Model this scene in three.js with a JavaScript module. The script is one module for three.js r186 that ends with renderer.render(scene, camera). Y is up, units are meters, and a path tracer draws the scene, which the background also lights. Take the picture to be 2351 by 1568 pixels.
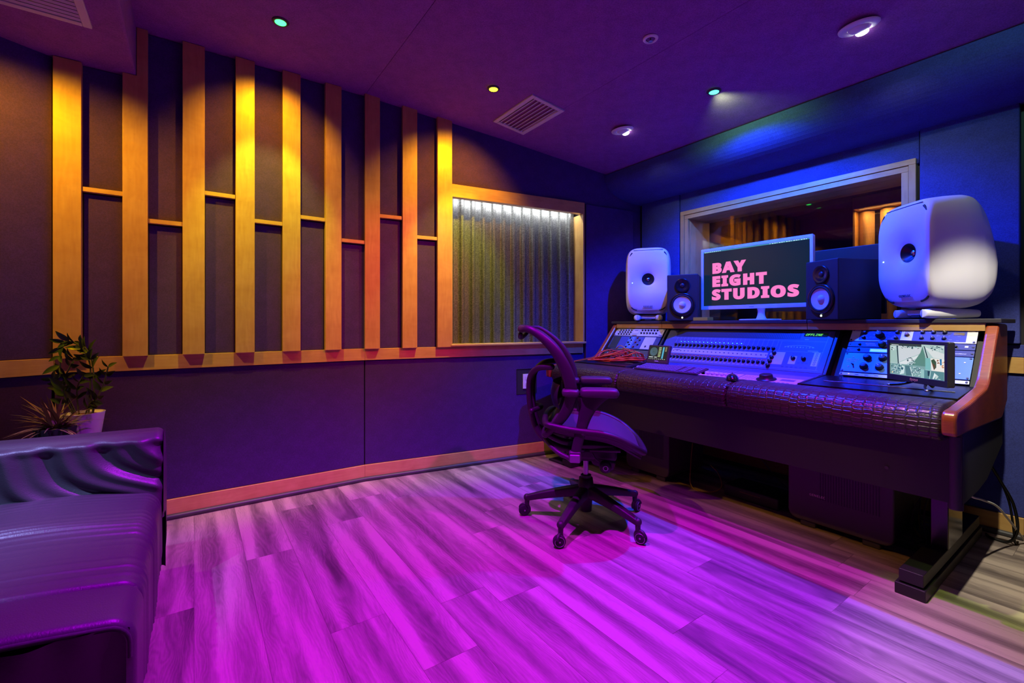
import * as THREE from 'three';
import { RoundedBoxGeometry } from 'three/addons/geometries/RoundedBoxGeometry.js';
import { FontLoader } from 'three/addons/loaders/FontLoader.js';
import { TextGeometry } from 'three/addons/geometries/TextGeometry.js';
import { RectAreaLightUniformsLib } from 'three/addons/lights/RectAreaLightUniformsLib.js';
import { mergeGeometries } from 'three/addons/utils/BufferGeometryUtils.js';

// ---------------------------------------------------------------- camera, exposure
const scene = new THREE.Scene();
scene.background = new THREE.Color(0x000000);
const FX = 1040, W = 2351, H = 1568, EYE = 1.05;
const camera = new THREE.PerspectiveCamera(2 * Math.atan(H / 2 / FX) * 180 / Math.PI, W / H, 0.05, 40);
camera.position.set(0, EYE, 0);
camera.rotation.set(0, 54.93 * Math.PI / 180, 0);
camera.setViewOffset(W, H, 0, 39, W, H);           // shift lens: horizon a little above the middle, verticals upright
camera.updateProjectionMatrix();
scene.add(camera);
const renderer = new THREE.WebGLRenderer({ antialias: true });
renderer.toneMapping = THREE.LinearToneMapping;
renderer.toneMappingExposure = 1.08;
renderer.shadowMap.enabled = true;
RectAreaLightUniformsLib.init();

// ---------------------------------------------------------------- lamps (light of each fixture; the fixtures are built further down)
// every entry: where the fitting sits, what its lens looks like, and its coloured beams [aim, colour, candela, half-angle, penumbra, size]
const CEIL = (z) => z > -0.94 ? 2.59 : z > -2.0 ? 2.59 - 0.108 * (-0.94 - z) : 2.4755 - 0.131 * (-2.0 - z);
const LAMPS = [
  { at: [-2.56, -0.36], label: 'small green glowing downlight above the maple slats', lens: 0x30ff60, k: 6, beams: [
    { aim: [-0.84, -1, 0], c: [1, 0.48, 0.0], cd: 3.6, a: 44, p: 0.65 }, { aim: [-0.5, -1, 0], c: [0.8, 1, 0.04], cd: 4.4, a: 25, p: 0.35 }, { aim: [0.96, -2.59, -2.2], c: [1, 0.42, 0.02], cd: 5, a: 9, p: 0.8 }] },
  { at: [-2.385, -1.533], label: 'small yellow glowing downlight beside the ceiling vent', lens: 0xfff020, k: 9, beams: [
    { aim: [-0.88, -1, 0.0], c: [1, 0.46, 0.0], cd: 4.8, a: 46, p: 0.65 }, { aim: [-0.5, -1, -0.05], c: [0.8, 1, 0.04], cd: 4.8, a: 25, p: 0.35 }, { aim: [0.1, -1, -0.8], c: [1, 0.5, 0.06], cd: 3, a: 24, p: 0.8 }] },
  { at: [-2.5, 0.8], y: 2.34, label: 'small amber downlight in the dropped soffit near the plants', lens: 0xffc040, k: 4, beams: [
    { aim: [-0.75, -1, -0.4], c: [1, 0.5, 0.0], cd: 5, a: 47, p: 0.6 }] },
  { at: [-1.487, -2.485], label: 'small teal glowing downlight over the mixing console', lens: 0x40ffb0, k: 5, beams: [
    { aim: [0, -1, -0.3], c: [0.0, 0.035, 1], cd: 30, a: 64, p: 0.55 }, { aim: [0, -0.5, -1], c: [0.3, 0.9, 0.15], cd: 1.2, a: 55, p: 0.7 }] },
  { at: [-0.46, -0.36], label: 'small downlight over the entry side', lens: 0xfff0d0, k: 4, beams: [
    { aim: [0.44, -1, 0], c: [0.6, 1, 0.2], cd: 5, a: 24, p: 0.3 }, { aim: [-0.49, -2.59, -2.2], c: [1, 0.42, 0.02], cd: 5, a: 9, p: 0.8 }] },
  { at: [-0.665, -1.533], label: 'small warm white downlight in front of the right end of the desk', lens: 0xfff0d0, k: 4, beams: [
    { aim: [0.42, -1, -0.2], c: [0.7, 1, 0.2], cd: 8.5, a: 25, p: 0.3 }] },
  { at: [-0.225, -2.02], label: 'small white downlight beside the right front corner', lens: 0xfff8e8, k: 4, beams: [
    { aim: [0.02, -1, -0.5], c: [1, 0.94, 0.74], cd: 13, a: 20, p: 0.2 }, { aim: [-0.1, -0.2, -1], c: [0.3, 0.9, 0.7], cd: 0.8, a: 40, p: 0.8 }] },
  { at: [-1.45, -0.6], label: 'magenta downlight over the middle of the floor', lens: 0xff30ff, k: 5, beams: [
    { aim: [0, -1, 0.05], c: [0.54, 0.0, 1], cd: 34, a: 43, p: 0.4 }] },
  { at: [-0.78, -1.78], label: 'magenta downlight in front of the desk', lens: 0xff30ff, k: 5, beams: [
    { aim: [-0.3, -1, 0.1], c: [0.75, 0.0, 1], cd: 13, a: 40, p: 0.35 }, { aim: [-2.22, -1.25, 0.63], c: [1, 0.02, 0.12], cd: 12, a: 17, p: 1 }] },
  { at: [-1.5, 1.0], y: 2.34, label: 'cool downlight in the dropped soffit over the sofa', lens: 0xa0b0ff, k: 4, beams: [
    { aim: [-0.28, -1, -0.08], c: [0.36, 0.4, 1], cd: 22, a: 24, p: 0.6 }] },
  { at: [-2.155, -2.465], eye: true, label: 'white eyeball spotlight in the ceiling near the left wall corner', lens: 0xffffff, k: 9, beams: [
    { aim: [-0.1, -1, -0.8], c: [1, 0.9, 0.75], cd: 0.6, a: 35, p: 0.6 }] },
  { at: [-0.784, -2.49], eye: true, label: 'white eyeball spotlight in the ceiling near the right front bulkhead', lens: 0xffffff, k: 9, beams: [
    { aim: [0.1, -1, -0.8], c: [1, 0.9, 0.75], cd: 0.6, a: 35, p: 0.6 }] },
];

// ---------------------------------------------------------------- helpers
let seed = 7;
const rnd = () => { seed = (seed * 1664525 + 1013904223) >>> 0; return seed / 4294967296; };
const rr = (a, b) => a + (b - a) * rnd();
const V = (x, y, z) => new THREE.Vector3(x, y, z);
const used = {};
function numbered(n) { if (used[n] === undefined) { used[n] = 0; return n; } used[n]++; return n + '_' + String(used[n]).padStart(3, '0'); }
function tag(o, label, category, group, kind) { if (label) o.userData.label = label; if (category) o.userData.category = category; if (group) o.userData.group = group; if (kind) o.userData.kind = kind; return o; }
function thing(name, label, category, pos = [0, 0, 0], turn = 0, group) {
  const o = new THREE.Group(); o.name = numbered(name); o.position.set(...pos); o.rotation.y = turn; scene.add(o);
  return tag(o, label, category, group);
}
function structure(name, label, category) { const o = new THREE.Group(); o.name = name; scene.add(o); return tag(o, label, category, null, 'structure'); }
const strip = (g) => { const o = g.index ? g.toNonIndexed() : g; for (const k of Object.keys(o.attributes)) if (!['position', 'normal', 'uv'].includes(k)) o.deleteAttribute(k); if (!o.attributes.uv) o.setAttribute('uv', new THREE.BufferAttribute(new Float32Array(o.attributes.position.count * 2), 2)); o.morphAttributes = {}; return o; };
function join(gs) { if (!Array.isArray(gs)) return gs; return gs.length === 1 ? gs[0] : mergeGeometries(gs.map(strip)); }
function part(name, gs, mat, parent, at) { const m = new THREE.Mesh(join(gs), mat); m.name = name; parent.add(m); if (at) m.position.set(...at); return m; }
// texture coordinates in metres, by the side a face points to
function uvm(g, s = 1, ou = 0, ov = 0) {
  const p = g.attributes.position, n = g.attributes.normal, uv = new Float32Array(p.count * 2);
  for (let i = 0; i < p.count; i++) {
    const ax = Math.abs(n.getX(i)), ay = Math.abs(n.getY(i)), az = Math.abs(n.getZ(i));
    let u, v;
    if (ay >= ax && ay >= az) { u = p.getX(i); v = p.getZ(i); } else if (ax >= az) { u = p.getZ(i); v = p.getY(i); } else { u = p.getX(i); v = p.getY(i); }
    uv[2 * i] = u / s + ou; uv[2 * i + 1] = v / s + ov;
  }
  g.setAttribute('uv', new THREE.BufferAttribute(uv, 2)); return g;
}
const swapUV = (g) => { const u = g.attributes.uv; for (let i = 0; i < u.count; i++) u.setXY(i, u.getY(i), u.getX(i)); return g; };
// box given by its two corners
function bx(x0, x1, y0, y1, z0, z1, r = 0.003, s = 1) {
  const w = Math.abs(x1 - x0), h = Math.abs(y1 - y0), d = Math.abs(z1 - z0);
  const g = r > 0 ? new RoundedBoxGeometry(w, h, d, s, Math.min(r, w / 2.01, h / 2.01, d / 2.01)) : new THREE.BoxGeometry(w, h, d);
  g.translate((x0 + x1) / 2, (y0 + y1) / 2, (z0 + z1) / 2); return uvm(g, 1, rnd(), rnd());
}
function cy(r0, r1, h, at = [0, 0, 0], seg = 20, axis = 'y') {
  const g = new THREE.CylinderGeometry(r1, r0, h, seg);
  if (axis === 'x') g.rotateZ(-Math.PI / 2); if (axis === 'z') g.rotateX(Math.PI / 2);
  g.translate(...at); return g;
}
function tb(pts, r, seg = 32, rs = 8, closed = false) {
  const c = new THREE.CatmullRomCurve3(pts.map((p) => p.isVector3 ? p : V(...p)), closed, 'centripetal');
  return new THREE.TubeGeometry(c, seg, r, rs, closed);
}
// tube with rounded ends
function tbc(pts, r, seg, rs) { const cap = (p) => new THREE.SphereGeometry(r, 12, 8).translate(...p); return join([tb(pts, r, seg, rs), cap(pts[0]), cap(pts[pts.length - 1])]); }
function lathe(pts, seg = 32) { return new THREE.LatheGeometry(pts.map((p) => new THREE.Vector2(p[0], p[1])), seg); }
function ext(pts, depth, bevel = 0.004, curve = 12) {
  const s = pts instanceof THREE.Shape ? pts : new THREE.Shape(pts.map((p) => new THREE.Vector2(p[0], p[1])));
  const g = new THREE.ExtrudeGeometry(s, { depth: depth - 2 * bevel, bevelEnabled: bevel > 0, bevelSize: bevel, bevelThickness: bevel, bevelOffset: -bevel, bevelSegments: 3, curveSegments: curve });
  g.translate(0, 0, bevel); return g;
}
// profile drawn in (z, y), run along x from x0 to x1
function extX(pts, x0, x1, bevel = 0.004) {
  const g = ext(pts.map(([z, y]) => [-z, y]), x1 - x0, bevel); g.rotateY(Math.PI / 2); g.translate(x0, 0, 0); return uvm(g, 1, rnd(), rnd());
}
// rounded polygon shape
function roundPoly(pts, rad) {
  const s = new THREE.Shape(), n = pts.length;
  for (let i = 0; i < n; i++) {
    const p = new THREE.Vector2(...pts[i]), a = new THREE.Vector2(...pts[(i + n - 1) % n]), b = new THREE.Vector2(...pts[(i + 1) % n]);
    const r = Array.isArray(rad) ? rad[i] : rad;
    const da = a.clone().sub(p), db = b.clone().sub(p), p0 = p.clone().add(da.setLength(Math.min(r, da.length() / 2))), p1 = p.clone().add(db.setLength(Math.min(r, db.length() / 2)));
    if (i === 0) s.moveTo(p0.x, p0.y); else s.lineTo(p0.x, p0.y);
    s.quadraticCurveTo(p.x, p.y, p1.x, p1.y);
  }
  s.closePath(); return s;
}
// surface from f(u, v) with optional thickness side; u,v in 0..1
function surf(f, nu, nv) {
  const pos = [], uv = [], idx = [];
  for (let j = 0; j <= nv; j++) for (let i = 0; i <= nu; i++) { const p = f(i / nu, j / nv); pos.push(p[0], p[1], p[2]); uv.push(p.length > 3 ? p[3] : i / nu, p.length > 3 ? p[4] : j / nv); }
  for (let j = 0; j < nv; j++) for (let i = 0; i < nu; i++) { const a = j * (nu + 1) + i, b = a + 1, c = a + nu + 1, d = c + 1; idx.push(a, b, d, a, d, c); }
  const g = new THREE.BufferGeometry(); g.setAttribute('position', new THREE.Float32BufferAttribute(pos, 3)); g.setAttribute('uv', new THREE.Float32BufferAttribute(uv, 2)); g.setIndex(idx); g.computeVertexNormals(); return g;
}
// body through closed superellipse rings [halfWidth, halfHeight, exponent, z, centreY]
function rings(list, seg = 64) {
  return surf((u, v) => {
    const k = v * (list.length - 1), i = Math.min(list.length - 2, Math.floor(k + 1e-9)), t = k - i, a = list[i], b = list[i + 1];
    const L = (n) => a[n] + (b[n] - a[n]) * t, th = u * Math.PI * 2, n = L(2), c = Math.cos(th), s = Math.sin(th);
    return [L(0) * Math.sign(c) * Math.pow(Math.abs(c), 2 / n), (a[4] || 0) * (1 - t) + (b[4] || 0) * t + L(1) * Math.sign(s) * Math.pow(Math.abs(s), 2 / n), L(3)];
  }, seg, list.length - 1);
}
function subdivide(list, n) { // smooth a ring list
  const out = [], cs = list[0].map((_, k) => new THREE.CatmullRomCurve3(list.map((p, i) => V(i, p[k], 0)), false, 'catmullrom', 0.35));
  for (let i = 0; i <= n; i++) out.push(cs.map((c) => c.getPoint(i / n).y));
  return out;
}

// ---------------------------------------------------------------- noise and computed textures
const perm = new Uint8Array(512); { const p = [...Array(256).keys()]; let s = 99; for (let i = 255; i > 0; i--) { s = (s * 1103515245 + 12345) & 0x7fffffff; const j = s % (i + 1); [p[i], p[j]] = [p[j], p[i]]; } for (let i = 0; i < 512; i++) perm[i] = p[i & 255]; }
function vn(x, y, px = 256, py = 256) {           // value noise that repeats after px, py
  const xi = Math.floor(x), yi = Math.floor(y), fx = x - xi, fy = y - yi, m = (a, n) => ((a % n) + n) % n;
  const x0 = m(xi, px) & 255, x1 = m(xi + 1, px) & 255, y0 = m(yi, py) & 255, y1 = m(yi + 1, py) & 255;
  const a = perm[perm[x0] + y0], b = perm[perm[x1] + y0], c = perm[perm[x0] + y1], d = perm[perm[x1] + y1];
  const u = fx * fx * (3 - 2 * fx), v = fy * fy * (3 - 2 * fy);
  return (a + (b - a) * u + (c - a) * v + (a - b - c + d) * u * v) / 255;
}
const fbm = (x, y, px, py, o = 4) => { let s = 0, a = 0.5, t = 0; for (let i = 0; i < o; i++) { s += a * vn(x, y, px, py); t += a; x *= 2; y *= 2; px *= 2; py *= 2; a *= 0.5; } return s / t; };
function dataTex(w, h, f, srgb = true) {
  const d = new Uint8Array(w * h * 4);
  for (let y = 0; y < h; y++) for (let x = 0; x < w; x++) { const c = f(x, y), i = 4 * (y * w + x); d[i] = Math.max(0, Math.min(255, c[0])); d[i + 1] = Math.max(0, Math.min(255, c[1])); d[i + 2] = Math.max(0, Math.min(255, c[2])); d[i + 3] = 255; }
  const t = new THREE.DataTexture(d, w, h); t.magFilter = THREE.LinearFilter; t.minFilter = THREE.LinearMipmapLinearFilter; t.generateMipmaps = true; t.wrapS = t.wrapT = THREE.RepeatWrapping; t.colorSpace = srgb ? THREE.SRGBColorSpace : THREE.NoColorSpace; t.needsUpdate = true; return t;
}
const rep = (t, x, y) => { t.repeat.set(x, y); return t; };
const mix = (a, b, t) => a.map((v, i) => v + (b[i] - v) * t);
function canvasTex(w, h, draw) {
  const c = document.createElement('canvas'); c.width = w; c.height = h; const g = c.getContext('2d'); draw(g, w, h);
  const t = new THREE.CanvasTexture(c); t.colorSpace = THREE.SRGBColorSpace; t.anisotropy = 8; return t;
}
const mat = (c, rough = 0.6, extra = {}) => new THREE.MeshStandardMaterial({ color: c, roughness: rough, ...extra });
const phys = (c, rough, extra = {}) => new THREE.MeshPhysicalMaterial({ color: c, roughness: rough, ...extra });

// maple boards: pale, blotchy figure with fine fibres along v (1 m per repeat)
const mapleTex = dataTex(256, 1024, (x, y) => {
  const u = x / 256, v = y / 1024, w = fbm(u * 6, v * 4, 6, 4, 3);
  const fib = vn(u * 90 + w * 6, v * 10, 90, 10) * 0.5 + vn(u * 200, v * 14, 200, 14) * 0.5, bl = fbm(u * 8 + 3, v * 14, 8, 14, 4), ring = 0.5 + 0.5 * Math.sin((u * 14 + w * 9) * 6.283);
  const k = 0.42 * bl + 0.36 * fib + 0.05 * ring, fleck = vn(u * 60, v * 60, 60, 60) > 0.93 ? 0.08 : 0;
  const c = mix([224, 182, 112], [180, 130, 66], k + fleck); return c;
});
const M = {};
M.maple = phys(0xffffff, 0.42, { map: mapleTex, clearcoat: 0.35, clearcoatRoughness: 0.25, bumpMap: null });
const mapleH = mapleTex.clone(); mapleH.rotation = Math.PI / 2; mapleH.needsUpdate = true;
M.mapleH = phys(0xffffff, 0.42, { map: mapleH, clearcoat: 0.35, clearcoatRoughness: 0.25 });
// acoustic cloth: indigo weave
const weave = dataTex(256, 256, (x, y) => { const t = ((x >> 1) + (y >> 1)) & 1, n = 0.75 * rnd() + 0.5 * vn(x / 6, y / 6, 43, 43); const k = 150 + 55 * t + 50 * (n - 0.5); return [k, k, k]; }, false);
const clothTex = (c) => { const t = dataTex(128, 128, (x, y) => { const k = 0.86 + 0.2 * rnd() + 0.12 * (fbm(x / 16, y / 16, 8, 8, 3) - 0.5); return [c[0] * k, c[1] * k, c[2] * k]; }); t.repeat.set(2.5, 2.5); return t; };
const weaveB = weave.clone(); weaveB.repeat.set(5, 5); weaveB.needsUpdate = true;
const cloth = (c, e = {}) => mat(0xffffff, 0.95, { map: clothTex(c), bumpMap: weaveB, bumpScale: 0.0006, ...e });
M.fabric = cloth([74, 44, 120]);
M.fabricFront = cloth([60, 68, 146]);
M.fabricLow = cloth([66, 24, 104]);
M.fabricCeil = cloth([146, 82, 162]);
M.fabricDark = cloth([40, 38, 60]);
// floor boards: grey-brown oak print with cathedral grain (texture: 1.22 m x 0.19 m)
const oak = [0, 1, 2, 3, 4].map((k) => dataTex(1024, 160, (x, y) => {
  const u = x / 1024, v = y / 160, o = k * 37.7;
  const warp = fbm(u * 5 + o, v * 3 + o, 256, 256, 3);
  const kx = [0.3, 0.7, 0.5, 1.6, -0.5][k], kv = [0.45, 0.6, 0.35, 0.5, 0.5][k];
  const r = Math.hypot((u - kx) * 1.1, (v - kv) * 3.2 + (warp - 0.5) * 1.5);
  const ring = 0.5 + 0.5 * Math.sin(r * 34 + warp * 9);
  const band = fbm(u * 1.5 + o * 1.3, v * 2.6 + o, 256, 256, 3), fine = vn(u * 40 + o, v * 70, 256, 256) * 0.6 + vn(u * 120, v * 150 + o, 256, 256) * 0.4;
  let t = 0.6 * (band - 0.36) * 2.2 + 0.13 * ring * (0.35 + band) + 0.2 * fine - 0.02;
  const c = mix([184, 166, 152], [60, 50, 50], Math.max(0, Math.min(1, t)));
  return c;
}));
M.oak = oak.map((t) => mat(0xffffff, 0.58, { map: t }));
// dark smooth and leathery things
const leatherB = dataTex(256, 256, (x, y) => { const a = fbm(x / 4, y / 4, 64, 64, 3), b = fbm(x / 24, y / 24, 11, 11, 3); const k = 255 * (0.6 * a + 0.4 * b); return [k, k, k]; }, false); leatherB.repeat.set(6, 6);
M.leather = phys(new THREE.Color().setRGB(0.055, 0.05, 0.06), 0.42, { bumpMap: leatherB, bumpScale: 0.0006, specularIntensity: 0.9 });
// crocodile scales: 1 on a scale, 0 in the creases; repeats every 16 columns and 20 rows
function crocScale(u, v, w, h) {
  const col = Math.floor(u / w), m = (q, n) => ((q % n) + n) % n; let F1 = 9, F2 = 9;
  for (let i = -1; i < 2; i++) {
    const cc = m(col + i, 16), vs = v / h + perm[perm[cc] + 17] / 255 * 0.9;
    for (let j = -1; j < 2; j++) { const r = Math.floor(vs) + j, hh = perm[perm[cc] + m(r, 20)], dx = Math.abs(col + i + 0.5 + ((hh & 15) / 15 - 0.5) * 0.28 - u / w), dy = Math.abs(r + 0.5 + ((hh >> 4) / 15 - 0.5) * 0.28 - vs), d = Math.pow(dx ** 4 + dy ** 4, 0.25); if (d < F1) { F2 = F1; F1 = d; } else if (d < F2) F2 = d; }
  }
  return Math.min(1, (F2 - F1) / 0.3);
}
const crocB = dataTex(1024, 512, (x, y) => { const k = 255 * (0.85 * Math.pow(crocScale(x / 1024 * 16, y / 512 * 20, 1, 1), 0.6) + 0.15 * vn(x / 6, y / 6, 170, 85)); return [k, k, k]; }, false); crocB.repeat.set(1 / 0.544, 1 / 0.33);
M.croc = phys(new THREE.Color().setRGB(0.04, 0.027, 0.022), 0.36, { bumpMap: crocB, bumpScale: 0.003 });
const cherryTex = dataTex(512, 128, (x, y) => { const u = x / 512, v = y / 128, w = fbm(u * 3, v * 6, 3, 6, 3), f = vn(u * 16, v * 90 + w * 20, 16, 90); const k = 0.45 * f + 0.5 * fbm(u * 6, v * 3, 6, 3, 3); return mix([186, 92, 40], [122, 48, 20], k); }); cherryTex.repeat.set(2, 4);
M.cherry = phys(0xffffff, 0.34, { map: cherryTex, clearcoat: 0.5, clearcoatRoughness: 0.2 });
M.black = mat(new THREE.Color().setRGB(0.016, 0.015, 0.016), 0.5);
M.blackGloss = phys(new THREE.Color().setRGB(0.01, 0.01, 0.012), 0.22, { clearcoat: 0.4, clearcoatRoughness: 0.2 });
M.deck = phys(new THREE.Color().setRGB(0.012, 0.012, 0.014), 0.3, { specularIntensity: 0.5 });
M.blackPanel = mat(new THREE.Color().setRGB(0.022, 0.02, 0.022), 0.62);
M.graphite = mat(new THREE.Color().setRGB(0.05, 0.046, 0.05), 0.45);
M.rubber = mat(new THREE.Color().setRGB(0.02, 0.02, 0.02), 0.8);
M.white = phys(new THREE.Color().setRGB(0.78, 0.77, 0.74), 0.45);
M.whiteGloss = phys(new THREE.Color().setRGB(0.74, 0.73, 0.70), 0.35);
M.chrome = mat(0xd0d0d4, 0.25, { metalness: 1 });
M.alu = mat(0xa9abb0, 0.4, { metalness: 0.85 });
M.silver = mat(new THREE.Color().setRGB(0.55, 0.55, 0.57), 0.45, { metalness: 0.25 });
M.glass = phys(0xffffff, 0.02, { transmission: 1, thickness: 0, ior: 1.6, specularIntensity: 1 });
const zinc = dataTex(256, 256, (x, y) => { let b = 9, id = 0; const gx = x / 8, gy = y / 8; for (let j = -1; j < 2; j++) for (let i = -1; i < 2; i++) { const cx = Math.floor(gx) + i, cyy = Math.floor(gy) + j, h = perm[perm[(cx + 32) & 31] + ((cyy + 32) & 31)], d = Math.hypot(cx + (h % 16) / 16 - gx, cyy + (h >> 4) / 16 - gy); if (d < b) { b = d; id = h; } } const k = 150 + 60 * (id / 255) + 20 * (vn(x / 3, y / 3, 85, 85) - 0.5); return [k, k, k * 0.98]; }); zinc.repeat.set(5, 5);
M.zinc = mat(0x9a9a98, 0.45, { map: zinc, metalness: 0.5 });
M.bezel = mat(new THREE.Color().setRGB(0.03, 0.028, 0.025), 0.5);
const glow = (c, k) => mat(0x000000, 0.6, { emissive: c, emissiveIntensity: k });
// ================================================================ THE ROOM
// a wall between two floor points; its own x runs along it, z points into the room
function frame(name, label, p0, p1) {
  const g = structure(name, label, 'wall'), dx = p1[0] - p0[0], dz = p1[1] - p0[1];
  g.position.set(p0[0], 0, p0[1]); g.rotation.y = Math.atan2(-dz, dx); g.userData.length = Math.hypot(dx, dz); return g;
}
const onWall = (name, w) => { const g = structure(name); g.position.copy(w.position); g.rotation.y = w.rotation.y; return g; };
const BEND = [-3.057, -0.94], REAR = [-3.057, 0.553], FL = [-2.69, -3.3], FR = [-0.372, -3.3];
const RAIL0 = 0.81, RAIL1 = 0.888, BASE = 0.105;

// ---- floor: boards run across the room, one mesh each
const floor = tag(structure('floor'), 'grey-brown oak plank floor', 'floor', null, 'structure');
part('subfloor', bx(-3.7, 1.3, -0.12, -0.0125, -3.6, 2.6, 0), M.black, floor);
{
  const PW = 0.19, PL = 1.22; let row = 0;
  for (let z = -3.61; z < 2.5; z += PW, row++) {
    let x = -3.6 - rnd() * PL, k = row;
    while (x < 1.2) {
      const x0 = Math.max(x, -3.6), x1 = Math.min(x + PL, 1.2);
      if (x1 - x0 > 0.05) {
        const g = new THREE.BoxGeometry(x1 - x0 - 0.0008, 0.012, PW - 0.0007), p = g.attributes.position, uv = g.attributes.uv, flip = rnd() < 0.5 ? 1 : -1, fv = rnd() < 0.5 ? 1 : -1;
        for (let i = 0; i < p.count; i++) uv.setXY(i, flip * ((p.getX(i) + (x0 + x1) / 2 - x) / PL), fv * (p.getZ(i) / PW + 0.5));
        part('plank', g, M.oak[(k * 3 + Math.floor(rnd() * 5)) % 5], floor, [(x0 + x1) / 2, -0.006 - rnd() * 0.0004, z + PW / 2]);
      }
      x += PL; k++;
    }
  }
}

// ---- left wall: cloth bays between maple slats
const SLAT_T = 0.024;
function slat(w, s0, s1, y0, y1) { return part('slat', uvm(bx(s0, s1, y0, y1, -0.012, SLAT_T, 0.0025), 1, rnd(), rnd()), M.maple, w); }
const wallL = frame('wall_left', 'indigo cloth wall with tall maple slats', REAR, BEND);
{
  const S = (z) => 0.553 - z, L = wallL.userData.length;
  part('wall_core', bx(-0.02, L + 0.02, 0, 2.75, -0.22, -0.03, 0), M.black, wallL);
  const zs = [[0.553, 0.452], [0.299, 0.198], [0.051, -0.049], [-0.195, -0.291], [-0.438, -0.538], [-0.683, -0.782]];
  zs.forEach(([a, b], i) => {
    if (i === 1) { const g = ext([[S(a), RAIL1 - 0.002], [S(b), RAIL1 - 0.002], [S(b), 2.588], [S(0.243), 2.588], [S(0.243), 2.338], [S(a), 2.338]], 0.036, 0.0015); g.translate(0, 0, -0.012); part('slat', uvm(g, 1, 0.3, 0.2), M.maple, wallL); }
    else slat(wallL, S(a), S(b), i === 0 ? RAIL1 - 0.004 : RAIL1 - 0.002, i === 0 ? 2.338 : 2.588);
  });
  const bays = [[0.452, 0.299, 1.73, 2.338], [0.198, 0.051, 1.606, 2.588], [-0.049, -0.195, 1.794, 2.588], [-0.291, -0.438, 1.67, 2.588], [-0.538, -0.683, 1.727, 2.588], [-0.782, -0.94, 1.61, 2.588]];
  bays.forEach(([a, b, y, top], i) => {
    part('cross_strip', bx(S(a), S(b) + (i === 5 ? 0.004 : 0), y - 0.023, y, -0.014, 0.016, 0.0015), M.mapleH, wallL);
    part('cloth_panel', bx(S(a) - 0.01, S(b) + 0.01, y - 0.004, top, -0.032, -0.014, 0.004), M.fabric, wallL);
    part('cloth_panel', bx(S(a) + 0.002, S(b) - (i === 5 ? 0 : 0.002), RAIL1 - 0.003, y - 0.027, -0.032, -0.01, 0.004), M.fabric, wallL);
  });
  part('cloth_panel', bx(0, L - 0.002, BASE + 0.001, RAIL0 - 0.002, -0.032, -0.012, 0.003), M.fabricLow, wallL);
  const tr = onWall('trim_1', wallL); part('chair_rail', bx(0, L, RAIL0, RAIL1, -0.03, 0.0, 0.002), M.mapleH, tr);
  const bb = onWall('baseboard_left', wallL); part('board', bx(0, L, 0.0, BASE, -0.03, 0.0, 0.002), M.mapleH, bb);
  part('shoe_moulding', cy(0.016, 0.016, L, [L / 2, 0.012, 0.004], 14, 'x'), M.graphite, bb);
}
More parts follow.
